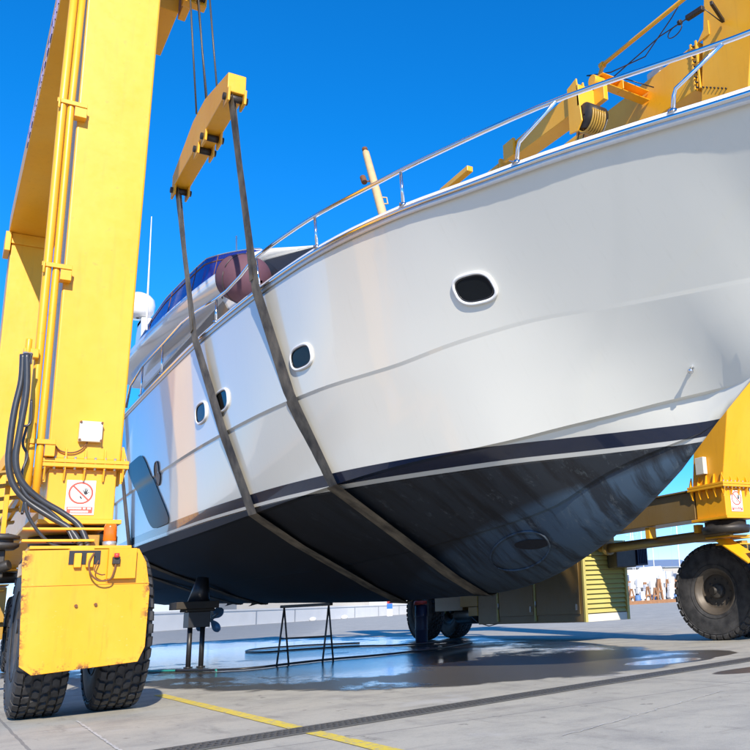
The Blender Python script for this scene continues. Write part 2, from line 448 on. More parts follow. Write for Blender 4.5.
def surf(y, z, off=0):
    """point and outward normal on the near (small x) side"""
    p = V((XC-side_b(y, z), y, z)); e = .04
    dy = V((XC-side_b(y+e, z), y+e, z))-V((XC-side_b(y-e, z), y-e, z))
    dz = V((XC-side_b(y, z+e), y, z+e))-V((XC-side_b(y, z-e), y, z-e))
    nn = dz.cross(dy).normalized()
    if nn.x > 0: nn = -nn
    return p+nn*off, nn, dy.normalized(), dz.normalized()

yacht = thing('motor_yacht', 'white motor yacht with navy waterline stripe and dark bottom hanging in slings', 'yacht', (XC, 13, 0))
ys = [2.0,2.05,2.15,2.3,2.5,2.75]+list(np.arange(3.0, 12.01, .2))+list(np.arange(12.4, Y1, .5))+[Y1]
secs = [section(y) for y in ys]; K = len(secs[0])
hm = MB(); vs = []
for y, s_ in zip(ys, secs):
    for b, z in s_: vs.append((XC-b, y, z))
    for b, z in s_: vs.append((XC+b, y, z))
fs = []
for i in range(len(ys)-1):
    for k in range(K-1):
        a = i*2*K+k; fs.append((a, a+1, a+1+2*K, a+2*K))
        a += K; fs.append((a, a+2*K, a+1+2*K, a+1))
e = (len(ys)-1)*2*K
fs.append(tuple([e+k for k in range(K)]+[e+K+k for k in range(K-2, -1, -1)]))
hm.add(vs, fs, True)
me = bpy.data.meshes.new('hull'); me.from_pydata([v-yacht.location for v in hm.v], [], hm.f); me.polygons.foreach_set('use_smooth', [True]*len(hm.f))
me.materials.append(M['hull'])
bm = bmesh.new(); bm.from_mesh(me); bm.verts.ensure_lookup_table(); bm.edges.ensure_lookup_table()
for ed in bm.edges:
    i0, i1 = ed.verts[0].index, ed.verts[1].index
    if abs(i0-i1) == 2*K and (min(i0, i1) % K) in SHARP: ed.smooth = False
    if min(i0, i1) >= e: ed.smooth = False
bmesh.ops.remove_doubles(bm, verts=bm.verts, dist=.0008)
bmesh.ops.recalc_face_normals(bm, faces=bm.faces)
bm.to_mesh(me); bm.free()
hull = bpy.data.objects.new('hull', me); COL.objects.link(hull); hull.parent = yacht

def sheer_pt(y, side=-1, out=0, dz=0): return V((XC+side*(sh_b(y)+out), y, sh_z(y)+dz))
yy_s = list(np.arange(2.0, 3, .1))+list(np.arange(3, Y1, .3))+[Y1]
# deck
dk = MB(); vs = []
for y in yy_s:
    b = max(.005, sh_b(y)-.01)
    for t in (-1,-.5,0,.5,1): vs.append((XC+b*t, y, sh_z(y)-.03+.10*(1-t*t)))
dk.add(vs, [(i*5+j, i*5+j+1, i*5+j+6, i*5+j+5) for i in range(len(yy_s)-1) for j in range(4)], True)
dk.build('deck', M['white'], yacht)
# bulwark cap + rubbing strake, both sides
for side in (-1, 1):
    cap = MB(); cap.tube([sheer_pt(y, side, -.035, .03) for y in yy_s], .045, 8); cap.build('toe_rail', M['white'], yacht)
    rs = MB(); rs.tube([sheer_pt(y, side, .006, -.005) for y in yy_s], .027, 10); rs.build('rub_rail', M['chrome'], yacht)
    rs2 = MB(); vs = []
    for y in yy_s:
        for o, dz in ((.0,.0),(.012,-.02),(.008,-.07),(.0,-.08)): vs.append(sheer_pt(y, side, o-(0.03 if dz < -.05 else 0)*min(1, max(0, (9-y)/6)), dz))
    rs2.add(vs, [(i*4+j, i*4+j+1, i*4+j+5, i*4+j+4) for i in range(len(yy_s)-1) for j in range(3)], True)
    rs2.build('rub_band', M['galv'], yacht)
# guard rail
rt_z = pchip([2.,4.04,5.84,7.77,9.44,11.2,12.2], [5.33,5.31,5.36,5.36,5.44,5.52,5.56])
for side in (-1, 1):
    rr = MB(); pts = [V((XC+side*(sh_b(y)+.03-.0*y), y, rt_z(y))) for y in [1.95]+list(np.arange(2.1, 3, .15))+list(np.arange(3, 11.3, .3))+[11.3]]
    pts += [V((XC+side*(sh_b(y)-.01), y, z)) for y, z in ((11.9,5.50),(12.5,5.47),(13.0,5.50),(14,5.62),(15,5.70),(16.4,5.70),(18.1,5.73),(19.3,5.6),(19.6,5.2))]
    rr.tube(pts, .024, 10); rr.build('guard_rail', M['chrome'], yacht)
    for yb, yt in ((4.79,4.3),(6.29,5.8),(7.77,7.77),(9.43,9.44),(11.12,11.2),(12.94,13.0),(16.3,16.4),(18.05,18.1)):
        a = V((XC+side*(sh_b(yb)-.0), yb, sh_z(yb)+.04)); tz = rt_z(yt) if yt < 11.5 else {13.0:5.50,16.4:5.70,18.1:5.73}[yt]
        b = V((XC+side*(sh_b(yt)+(.03 if yt < 11.5 else -.01)), yt, tz))
        s_ = MB()
        if yb-yt > .2: s_.tube([a, a+V((0,-.03,.15)), a+V((0,-.06,.2)), b], .019, 8)
        else: s_.tube([a, b], .017, 8)
        s_.lathe([(0,.045),(.02,.045),(.03,.02)], a+V((0,0,-.0)), 'z', 12)
        s_.build('stanchion', M['chrome'], yacht)
pl = MB(); pl.tube([V((XC-sh_b(2.1)-.03,2.1,5.33)), V((XC,1.9,5.33)), V((XC+sh_b(2.1)+.03,2.1,5.33))], .024, 8); pl.build('pulpit_rail', M['chrome'], yacht)

# portholes
def oblong(y, z, w, h, off, tilt=0., nseg=40, p=2.8):
    pts = []
    P, nn, dy, dz = surf(y, z)
    for i in range(nseg):
        a = 2*math.pi*i/nseg; c, s_ = math.cos(a), math.sin(a)
        u = w/2*math.copysign(abs(c)**(2/p), c); v = h/2*math.copysign(abs(s_)**(2/p), s_)
        uy = u; vz = v+tilt*u
        q, n2, _, _ = surf(y+uy, z+vz)
        pts.append(q+n2*off)
    return pts
for y, z, w, h in ((7.38,4.0,.43,.28),(10.22,3.90,.50,.28),(12.88,3.90,.56,.31),(13.86,3.92,.52,.31)):
    fo = MB(); pts = oblong(y, z, w, h, .012); fo.tube(pts, .02, 10, closed=True)
    f_ = fo.build('porthole', M['white'], yacht)
    gl = MB(); gp = oblong(y, z, w-.03, h-.03, .012)
    gl.add(gp, [tuple(range(len(gp)))])
    gl.build('pane', M['winddark'], f_)
    ch = MB(); ch.tube(oblong(y, z, w-.05, h-.05, .016), .007, 6, closed=True); ch.build('trim_ring', M['black'], f_)
# big hull window amidships (parallelogram with rounded corners) + round vent next to it
def patch(corner, off, rows=10, cols=8):
    vs = []
    for j in range(rows+1):
        for i in range(cols+1):
            a, b = i/cols, j/rows
            A = [corner[0][q]*(1-a)+corner[1][q]*a for q in (0,1)]; B = [corner[3][q]*(1-a)+corner[2][q]*a for q in (0,1)]
            y, z = A[0]*(1-b)+B[0]*b, A[1]*(1-b)+B[1]*b
            # round corners
            du, dv = 2*a-1, 2*b-1; rr = (abs(du)**7+abs(dv)**7)**(1/7); q = max(abs(du), abs(dv))/rr if rr > 0 else 1
            cy = sum(c[0] for c in corner)/4; cz = sum(c[1] for c in corner)/4
            y = cy+(y-cy)*q; z = cz+(z-cz)*q
            P, nn, _, _ = surf(y, z); vs.append(P+nn*off)
    return vs, [(j*(cols+1)+i, j*(cols+1)+i+1, (j+1)*(cols+1)+i+1, (j+1)*(cols+1)+i) for j in range(rows) for i in range(cols)]
hw = MB(); v_, f_ = patch([(19.55,3.95),(17.95,3.97),(16.05,2.47),(17.45,2.47)], .02, 24, 10)
hw.add(v_, f_, True)
wk = NT('smoked_hull_glass'); wk.set(col=(.006,.022,.035), rough=.2, ior=1.12)
o = hw.build('hull_window', wk.m, yacht)
for y, z, hh in ((16.85,3.42,.42),):
    fo = MB(); pts = oblong(y, z, .34, hh, .012, 0); fo.add(pts, [tuple(range(len(pts)))]); fo.tube(pts, .012, 6, closed=True); fo.build('exhaust_vent', M['black'], yacht)
# bow eye stud
P, nn, dy, dz = surf(5.94, 2.96)
be = MB(); be.tube([P, P+nn*.05, P+nn*.075, P+nn*.09], [.016,.016,.03,.012], 12); be.lathe([(0,.03),(.01,.03)], P, 'x', 12); be.build('bow_eye', M['chrome'], yacht)
# bow thruster tunnel on the near side and far side
def bottom_pt(y, b):
    Pn = section(y)
    for (b0, z0), (b1, z1) in zip(Pn[::-1], Pn[::-1][1:]):
        if b0 <= b <= b1 and b1 > b0: return V((XC-b, y, z0+(z1-z0)*(b-b0)/(b1-b0)))
    return V((XC-b, y, Pn[-1][1]))
def bnorm(y, b):
    e_ = .03; a = bottom_pt(y, b+e_)-bottom_pt(y, b-e_); c = bottom_pt(y+e_, b)-bottom_pt(y-e_, b)
    nn = a.cross(c).normalized(); return nn if nn.z < 0 else -nn
tc = (9.0,.46)
ring = []; inner = []
for i in range(32):
    a = 2*math.pi*i/32
    y = tc[0]+.55*math.cos(a)+.05*math.sin(a); b = tc[1]+.20*math.sin(a)
    p = bottom_pt(y, b)+bnorm(y, b)*.008; ring.append(p)
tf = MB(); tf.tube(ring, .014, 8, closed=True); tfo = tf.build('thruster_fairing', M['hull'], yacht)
hole = []
for i in range(28):
    a = 2*math.pi*i/28
    y = 8.72+.20*math.cos(a); b = .50+.13*math.sin(a)+.10*math.cos(a)
    hole.append(bottom_pt(y, b)+bnorm(y, b)*.013)
M['scrub'] = simple('scrubbed_antifouling', (.045,.065,.085), .5, 0, .9, 5, .2)
def fan(name, cy, cb, ry, rb, sk, off, mat):
    vs = [bottom_pt(cy, cb)+bnorm(cy, cb)*off]; nn_ = 32
    for q in (.35, .7, 1):
        for i in range(nn_):
            a = 2*math.pi*i/nn_; y = cy+ry*q*math.cos(a); b = cb+rb*q*math.sin(a)+sk*q*math.cos(a)
            vs.append(bottom_pt(y, b)+bnorm(y, b)*off)
    fs = [(0, 1+i, 1+(i+1) % nn_) for i in range(nn_)]
    for r_ in range(2): fs += [(1+r_*nn_+i, 1+(r_+1)*nn_+i, 1+(r_+1)*nn_+(i+1) % nn_, 1+r_*nn_+(i+1) % nn_) for i in range(nn_)]
    m_ = MB(); m_.add(vs, fs, True); m_.build(name, mat, yacht)
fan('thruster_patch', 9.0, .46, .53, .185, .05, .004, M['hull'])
fan('thruster_tunnel', 8.70, .475, .25, .055, .075, .012, M['cover'])

# ------------------------------------------------------------------ superstructure
def mirror(p): return V((2*XC-p[0], p[1], p[2]))
def ring_loft(rings, closed=False, smooth=True, caps=(False, False)):
    m_ = MB(); n_ = len(rings[0]); vs = [p for r_ in rings for p in r_]
    fs = []
    for i in range(len(rings)-1):
        for k in range(n_ if closed else n_-1):
            l = (k+1) % n_; fs.append((i*n_+k, i*n_+l, (i+1)*n_+l, (i+1)*n_+k))
    if caps[0]: fs.append(tuple(range(n_)))
    if caps[1]: fs.append(tuple(range((len(rings)-1)*n_, len(rings)*n_)))
    m_.add(vs, fs, smooth); return m_
near = [(6.25,12.35),(5.6,12.42),(5.05,12.6),(4.6,12.9),(4.2,13.4),(3.92,14),(3.68,15),(3.5,16.5),(3.4,18),(3.33,20),(3.32,22),(3.36,24)]
ztop = pchip([12.3,13,14,15,17,19.3,22,24], [6.60,6.66,6.84,6.88,6.93,7.02,7.15,7.2])
def csm(L_, n_=4):
    out = []
    for i in range(len(L_)-1):
        p0, p1, p2, p3 = [V((*L_[max(0, min(len(L_)-1, q))], 0)) for q in (i-1, i, i+1, i+2)]
        for k in range(n_):
            t_ = k/n_; v = .5*((2*p1)+(-p0+p2)*t_+(2*p0-5*p1+4*p2-p3)*t_*t_+(-p0+3*p1-3*p2+p3)*t_**3); out.append((v.x, v.y))
    out.append(L_[-1]); return out
near = csm(near)
def plan(off=0, zf=lambda y: 0, shift=0):
    out = []
    for i, (x, y) in enumerate(near):
        a = V((*near[max(i-1, 0)], 0)); b = V((*near[min(i+1, len(near)-1)], 0)); t_ = (b-a).normalized()
        nn = V((t_.y, -t_.x, 0))
        nn = V((-t_.y, t_.x, 0)) if (V((-t_.y, t_.x, 0)).dot(V((XC-x, 18-y, 0))) > 0) else nn
        p = V((x, y, 0))+nn*off; out.append(V((min(p.x, XC), p.y+shift, zf(y))))
    return out[::-1]+[mirror(p) for p in out[1:]]
def cf(y): return min(1, max(0, (y-13.3)/1.5))
def lo_(y, d): return ztop(y)-d*(.10+.90*min(1, max(0, (y-12.9)/1.6)))
rings = [plan(1.0, lambda y: lo_(y, .44)), plan(.35, lambda y: lo_(y, .42)), plan(.06, lambda y: lo_(y, .30)), plan(0, lambda y: lo_(y, .2)), plan(.02, lambda y: lo_(y, .06)),
         plan(.10, lambda y: ztop(y)), plan(.2, lambda y: ztop(y)+.10*cf(y)), plan(.34, lambda y: ztop(y)+.20*cf(y)), plan(.5, lambda y: ztop(y)+.15*cf(y)), plan(.6, lambda y: ztop(y)-.02), plan(1.0, lambda y: ztop(y)-.02)]
fb = ring_loft(rings); nR = len(rings[0])
fb.add([p for p in rings[0]], [tuple(range(nR))]); fb.add([p for p in rings[-1]], [tuple(range(nR))])
fb.build('flybridge', M['white'], yacht)
# blue tinted wind screen with its rail
def scr(y): return min(1, max(0, (y-14.0)/3.0))
def scrtop(y): return ztop(y)+.20*cf(y)+.04+.12+.48*scr(y)-.25*min(1, max(0, (y-20)/3))
r1 = plan(.34, lambda y: ztop(y)+.18); r2 = plan(.42, lambda y: scrtop(y)); 
r1 = [p for p in r1 if p.y < 23]; r2 = r2[1:-1][:len(r1)] if len(r2) != len(r1) else r2
near_all = near
near = [(6.25,15.0),(5.4,15.0),(4.9,15.0),(4.5,14.9),(4.12,14.9),(3.78,15.6),(3.5,16.7),(3.4,18),(3.33,20),(3.32,22),(3.36,24)]
near = csm(near)
r1 = plan(.30, lambda y: ztop(y)+.16)[1:-1]; r2 = plan(.40, scrtop)[1:-1]
sc_ = ring_loft([r1, r2], smooth=False); so = sc_.build('tinted_wind_screen', M['bluescreen'], yacht); md = so.modifiers.new('s','SOLIDIFY'); md.thickness = .008
sr = MB(); sr.tube([p+V((-.02*(1 if p.x < XC else -1),-.01,-.13)) for p in r2], .013, 8)
for p, q in list(zip(r1, r2))[::4]: sr.tube([p, q], .010, 6)
sr.build('screen_rail', M['rust'], yacht)
st_ = MB(); st_.tube(r2, .012, 6); st_.build('screen_edge', M['galv'], yacht)
# deckhouse
def house(off, z, fy): 
    pts = [(3.62+off,23.5,z),(3.62+off,18,z),(3.62+off,13.2+fy,z),(3.74+off,11.8+fy,z),(4.25+off,10.9+fy,z),(5.2,10.5+fy,z),(6.25,10.35+fy,z)]
    P = [V(p) for p in pts]; return P+[mirror(p) for p in P[:-1][::-1]]
hs = ring_loft([house(-.05, 5.0, -.7), house(0, 5.42, -.2), house(.28, 6.48, 1.85), house(.30, 6.58, 2.1)]); hs.build('deckhouse', M['white'], yacht)
ws = ring_loft([house(-.05, 5.38, -.35)[2:-2], house(.26, 6.50, 1.75)[2:-2]], smooth=False); ws.build('windshield_cover', M['cover'], yacht)
for side in (0, 1):
    q = [V((3.628,22.8,5.5)), V((3.628,13.9,5.5)), V((3.868,15.6,6.42)), V((3.868,22.8,6.42))]
    q = [p+V((-.014,0,0)) for p in q]
    if side: q = [mirror(p) for p in q]
    w_ = MB(); w_.add(q, [(0,1,2,3)]); w_.build('saloon_window', M['winddark'], yacht)
# low trunk on the foredeck
tk = []
for y, hw_, z in ((5.5,.5,4.95),(6.2,.85,5.05),(8,1.5,5.15),(10,2.0,5.2),(11.5,2.2,5.35)):
    tk.append([V((XC-hw_-.12,y,4.9)), V((XC-hw_,y,z-.05)), V((XC-hw_+.15,y,z)), V((XC+hw_-.15,y,z)), V((XC+hw_,y,z-.05)), V((XC+hw_+.12,y,4.9))])
ring_loft(tk, smooth=False, caps=(True, False)).build('coachroof', M['white'], yacht, .03)
# radar dome on pedestal, whip aerials, light mast
rd = MB(); rd.lathe([(-.36,.05),(-.34,.30),(-.2,.40),(0,.43),(.16,.40),(.28,.30),(.36,.14),(.385,0)], (3.95,25.0,9.30), 'z', 32)
rd.build('radar_dome', M['white'], yacht)
ra = MB(); ra.prism([V((4.0,25.6,7.1)), V((4.0,24.2,7.1)), V((4.0,24.7,8.9)), V((4.0,25.3,8.9))], (0,0,0), (.5,0,0)); ra.prism([V((8.0,25.6,7.1)), V((8.0,24.2,7.1)), V((8.0,24.7,8.9)), V((8.0,25.3,8.9))], (0,0,0), (.5,0,0)); ra.box(4.0,8.5,24.72,25.28,8.7,8.88); ra.build('radar_arch', M['white'], yacht, .04)
an = MB(); an.tube([V((3.42,20.4,7.2)), V((3.42,20.5,7.8)), V((3.42,20.75,10.1))], [.028,.022,.010], 8); an.build('whip_aerial', M['white'], yacht)
an = MB(); an.tube([V((4.4,16.8,7.2)), V((4.4,17.0,8.35))], [.02,.016], 8); an.build('whip_aerial', M['white'], yacht)
pm_ = MB(); pm_.tube([V((5.0,10.4,5.1)), V((5.0,11.18,6.55)), V((5.0,11.83,7.9)), V((5.0,11.86,7.95))], [.07,.068,.055,.03], 12)
po = pm_.build('mast_pole', M['cream'], yacht)
q = MB(); q.cyl((4.86,11.55,7.22), (4.86,11.62,7.34), .045, 10); q.bar((4.86,11.58,7.25), (5.0,11.6,7.3), .02, .02); q.build('lamp', M['rust'], po)
q = MB(); q.tube([V((5.05,11.4,6.95)), V((5.16,11.4,6.97)), V((5.17,11.38,6.86)), V((5.06,11.35,6.82))], .012, 6); q.build('cleat', M['cream'], po)
q = MB(); q.cyl((5.0,11.86,7.95), (5.0,11.88,8.0), .045, 10); q.build('mast_head', M['rust'], po)
# running gear
for side in (-1,):
    pc = V((XC-.02, 25.0, .85)); sft = MB(); sft.cyl(pc+V((0,-.7,.12)), pc+V((0,.1,-.02)), .035, 10); sft.build('propeller_shaft', M['bronze'], yacht)
    sb_ = MB(); sb_.bar(pc+V((0,-.25,.03)), pc+V((side*.15,-.3,.75)), .05, .14, (0,1,0)); sb_.cyl(pc+V((0,-.35,.06)), pc+V((0,-.1,.01)), .06, 12); sb_.build('shaft_bracket', M['bronze'], yacht)
    pb = MB(); pb.tube([pc+V((0,-.1,.01)), pc, pc+V((0,.14,-.01)), pc+V((0,.2,-.02))], [.07,.08,.06,.01], 14)
    pr = pb.build('propeller', M['bronze'], yacht)
    for k in range(4):
        a = R(38+90*k); c, s_ = math.cos(a), math.sin(a); bl = MB(); vs = []; nn_ = 10
        for i in range(nn_):
            t_ = i/(nn_-1); rr_ = .05+.36*t_; w_ = .02+.135*math.sin(math.pi*min(1, t_*.93+.05))**.7
            tw = R(58-38*t_)
            for sgn in (-1, 1):
                o_ = sgn*w_; tx, ty = o_*math.cos(tw), o_*math.sin(tw)
                vs.append(pc+V((rr_*c-tx*s_, ty, rr_*s_+tx*c)))
        bl.add(vs, [(2*i, 2*i+1, 2*i+3, 2*i+2) for i in range(nn_-1)], True)
        b_ = bl.build('blade', M['propblue'], pr); md = b_.modifiers.new('s','SOLIDIFY'); md.thickness = .012
    ru = MB(); ru.prism([V((pc.x-.02,25.5,1.5)), V((pc.x-.02,26.1,1.5)), V((pc.x-.02,26.0,.72)), V((pc.x-.02,25.6,.72))], (0,0,0), (.04,0,0)); ru.build('rudder', M['hub'], yacht, .01)

# fender on the side deck behind the guard rail
fd = thing('boat_fender', 'big round dusky mauve fender hanging inside the guard rail between the two near slings', 'fender', (3.55,12.75,5.55))
fm = MB(); prof = [(-.40,.02),(-.385,.15),(-.33,.26),(-.22,.34),(-.08,.375),(.08,.375),(.22,.34),(.33,.26),(.385,.15),(.40,.02)]
c0 = V((3.45,12.80,5.81)); ax = V((.35,-.72,-.28)).normalized(); uu = ax.cross(V((0,0,1))).normalized(); vv = ax.cross(uu)
def lathe_ax(mb_, prof, c0, ax, uu, vv, n_=40):
    vs = [c0+ax*al+(uu*math.cos(2*math.pi*k/n_)+vv*math.sin(2*math.pi*k/n_))*r_ for al, r_ in prof for k in range(n_)]
    mb_.add(vs, [(i*n_+k, i*n_+(k+1) % n_, (i+1)*n_+(k+1) % n_, (i+1)*n_+k) for i in range(len(prof)-1) for k in range(n_)], True)
lathe_ax(fm, [p for p in prof if p[0] >= -.26], c0, ax, uu, vv); 
fm.build('body', M['fender'], fd)
fe = MB(); lathe_ax(fe, [(a, r_*1.01) for a, r_ in prof if a <= -.20], c0, ax, uu, vv); fe.build('end_cap', M['fenderend'], fd)
fl = MB(); fl.tube([c0-ax*.5, c0-ax*.62+V((0,0,.05)), V((3.2,13.0,5.52))], .012, 6); fl.tube([c0+(uu*math.cos(a)+vv*math.sin(a))*.385 for a in np.linspace(0, 6.1, 30)], .006, 6); fl.build('lashing', M['rope'], fd)

# ------------------------------------------------------------------ slings
def hull_curve(y):
    P = [(b, z) for b, z in section(y)]
    return P
def hull2(points):
    """lower-outer convex chain from first (top, outer) to last (keel)"""
    P = points; out = []
    for p in P:
        while len(out) >= 2 and ((out[-1][0]-out[-2][0])*(p[1]-out[-2][1])-(out[-1][1]-out[-2][1])*(p[0]-out[-2][0])) >= 0: out.pop()
        out.append(p)
    return out
def sling_path(y0, ysheer, ychine, ykeel, z0, b0=3.57):
    # sample a warped section: y depends on depth below the sheer
    def yat(z): 
        zs = [z0, sh_z(ysheer), 2.3, 1.0]; yv = [y0, ysheer, ychine, ykeel]
        if z >= zs[0]: return yv[0]
        for i in range(3):
            if z >= zs[i+1]: return yv[i]+(yv[i+1]-yv[i])*(zs[i]-z)/(zs[i]-zs[i+1])
        return yv[-1]
    P = []
    for frac in range(len(section(10))):
        y = ysheer
        for _ in range(6): y = yat(section(y)[frac][1]) if frac < 13 else y
        if frac >= 13:
            zc = section(ychine)[12]; t_ = (frac-12)/(len(section(10))-1-12); y = ychine+(ykeel-ychine)*t_
        b, z = section(y)[frac]; P.append((b, z, y))
    P[0] = (P[0][0]+.075, P[0][1]+.0, P[0][2])
    chain = hull2([(b0, z0, y0)]+P)
    return [(b+.012, z-.010, y) for b, z, y in chain]
def ribbon(mb_, pts, widths, thick=.014, side=-1, yoff=0):
    P = [V((XC+side*b, y+yoff, z)) for b, z, y in pts]
    # subdivide
    Q = []; Wd = []
    for i in range(len(P)-1):
        n_ = max(2, int((P[i+1]-P[i]).length/.25))
        for k in range(n_): Q.append(P[i].lerp(P[i+1], k/n_)); Wd.append(widths[i]+(widths[i+1]-widths[i])*k/n_)
    Q.append(P[-1]); Wd.append(widths[-1]); vs = []
    for i, p in enumerate(Q):
        t_ = (Q[min(i+1, len(Q)-1)]-Q[max(i-1, 0)]).normalized(); wv = V((0,1,0)); wv = (wv-t_*wv.dot(t_)).normalized(); nn = t_.cross(wv)
        for a, b in ((-.5,-.5),(-.3,.5),(.3,.5),(.5,-.5)): vs.append(p+wv*Wd[i]*a+nn*thick*b)
    mb_.add(vs, [(i*4+k, i*4+(k+1) % 4, (i+1)*4+(k+1) % 4, (i+1)*4+k) for i in range(len(Q)-1) for k in range(4)])
def sling(label, y0, ysh, ych, yk, z0=7.66, b0=3.57):
    root = thing('lifting_sling', label, 'sling', (XC, ysh, 3), 'webbing slings under the hull')
    pth = sling_path(y0, ysh, ych, yk, z0, b0)
    mb_ = MB()
    for side in (-1, 1):
        n_ = len(pth); w_ = [.19]+[.30]+[.35]*(n_-2)
        ribbon(mb_, pth, w_, .02, side)
    mb_.build('strap', M['sling'], root)
    lb = MB()
    for side in (-1, 1):
        p2 = [(pth[0][0]-.07, pth[0][1], pth[0][2]), (pth[1][0]+.03, pth[1][1]+.12, pth[1][2])]
        ribbon(lb, p2, [.11,.15], .018, side, .09)
    each(lb, 'doubled_strap', M['sling'], root)
    return root
sling('wide grey webbing sling nearest the bow, down from the front end of the spreader bar', 10.9, 11.0, 10.3, 10.65)
sling('grey webbing sling from the rear end of the spreader bar, crossing between two portholes', 14.05, 13.7, 12.3, 13.4)
sling('dark aft webbing sling just left of the big hull window', 19.8, 20.0, 19.0, 21.0, 7.66)
sling('thin dark sling under the stern just behind the aft sling', 22.8, 22.6, 21.0, 23.0, 7.66)

def spreader(x, y0, y1, label, z=7.66):
    root = thing('spreader_bar', label, 'spreader bar', (x, (y0+y1)/2, z+.2), 'sling spreader bars')
    ym = (y0+y1)/2; w = .12
    prof = [(y0-.08,z+.02),(y0-.08,z+.30),(ym-.35,z+.60),(ym+.35,z+.60),(y1+.08,z+.26),(y1+.08,z+.02)]
    b = MB(); b.prism([V((x-w,a,c)) for a, c in prof], (0,0,0), (2*w,0,0)); b.build('beam', M['yellow'], root, .012)
    for yy in (y0, ym-.38, ym+.05, y1):
        l = MB()
        for dx in (-w-.001, w-.028): l.prism([V((x+dx,yy-.14,z+.06)), V((x+dx,yy+.14,z+.06)), V((x+dx,yy+.12,z-.14)), V((x+dx,yy-.12,z-.14))], (0,0,0), (.03,0,0))
        lo = each(l, 'lug', M['yellow'], root, .006)[0]
        p = MB(); p.cyl((x-w-.035,yy,z-.03), (x+w+.045,yy,z-.03), .05, 14); p.build('pin', M['dark_metal'], lo)
    return root
spreader(2.72, 10.9, 14.05, 'yellow spreader bar hanging on four ropes against the sky beside the near leg')
spreader(2*XC-2.72, 10.9, 14.05, 'yellow spreader bar hidden behind the yacht on its far side')
spreader(2.72, 19.8, 22.8, 'rear yellow spreader bar hidden behind the near front leg')
spreader(2*XC-2.72, 19.8, 22.8, 'rear yellow spreader bar behind the yacht on its far side')

# ------------------------------------------------------------------ travel lift
lift = thing('travel_lift', 'huge yellow straddle boat hoist standing over the yacht on rubber tyres', 'boat hoist', (XC, 16, 0))
YL = M['yellow']
def leg(x0, x1, y0, y1, zb, zt, top=None, mat=YL):
    t_ = top or (x0, x1, y0, y1)
    b = MB(); b.hexa([(x0,y0,zb),(x1,y0,zb),(x1,y1,zb),(x0,y1,zb),(t_[0],t_[2],zt),(t_[1],t_[2],zt),(t_[1],t_[3],zt),(t_[0],t_[3],zt)])
    return b.build('leg', mat, lift, .022, 3)
def foot(x0, x1, y0, y1, dz=0, zb=2.02):
    """bolted flange with gussets, head of the bogie, slewing ring"""
    lm = YL
    f_ = MB(); f_.box(x0-.07, x1+.07, y0-.07, y1+.07, 2.60+dz, 2.64+dz); f_.box(x0-.07, x1+.07, y0-.07, y1+.07, 2.555+dz, 2.595+dz)
    fo = f_.build('flange', lm, lift, .004)
    gs = MB(); nx = 5
    for i in range(nx):
        x = x0-.02+(x1-x0+.04)*i/(nx-1)
        for yy, s_ in ((y0, -1), (y1, 1)):
            gs.prism([V((x-.007,yy+s_*.001,2.64+dz)), V((x-.007,yy+s_*.062,2.64+dz)), V((x-.007,yy+s_*.02,2.76+dz)), V((x-.007,yy+s_*.001,2.76+dz))], (0,0,0), (.014,0,0))
            gs.prism([V((x-.007,yy+s_*.001,2.555+dz)), V((x-.007,yy+s_*.062,2.555+dz)), V((x-.007,yy+s_*.02,2.42+dz)), V((x-.007,yy+s_*.001,2.42+dz))], (0,0,0), (.014,0,0))
    for i in range(5):
        y = y0+(y1-y0)*i/4
        for xx, s_ in ((x0, -1), (x1, 1)):
            gs.prism([V((xx+s_*.001,y-.007,2.64+dz)), V((xx+s_*.062,y-.007,2.64+dz)), V((xx+s_*.02,y-.007,2.80+dz)), V((xx+s_*.001,y-.007,2.80+dz))], (0,0,0), (0,.014,0))
            gs.prism([V((xx+s_*.001,y-.007,2.555+dz)), V((xx+s_*.062,y-.007,2.555+dz)), V((xx+s_*.02,y-.007,2.40+dz)), V((xx+s_*.001,y-.007,2.40+dz))], (0,0,0), (0,.014,0))
    each(gs, 'gusset', lm, fo)
    bt = MB()
    for i in range(9):
        x = x0-.03+(x1-x0+.06)*i/8
        bt.cyl((x,y0-.045,2.53+dz), (x,y0-.045,2.665+dz), .013, 6)
    each(bt, 'bolt', M['galv'], fo)
    h = MB(); h.box(x0+.03, x1-.03, y0+.02, y1-.02, zb+.05, 2.553+dz); h.build('joint_box', lm, lift, .01)
    p = MB(); p.box(x0-.04, x1+.04, y0-.06, y1+.06, zb, zb+.046); p.build('base_plate', lm, lift, .006)
    sl = MB(); cx, cy = (x0+x1)/2, (y0+y1)/2
    sl.lathe([(0,0),(0,.40),(.06,.42),(.12,.42),(.12,.36),(.20,.36),(.22,.0)], (cx,cy,zb-.22), 'z', 36); sl.build('slewing_ring', M['dark_metal'], lift)
    return cx, cy

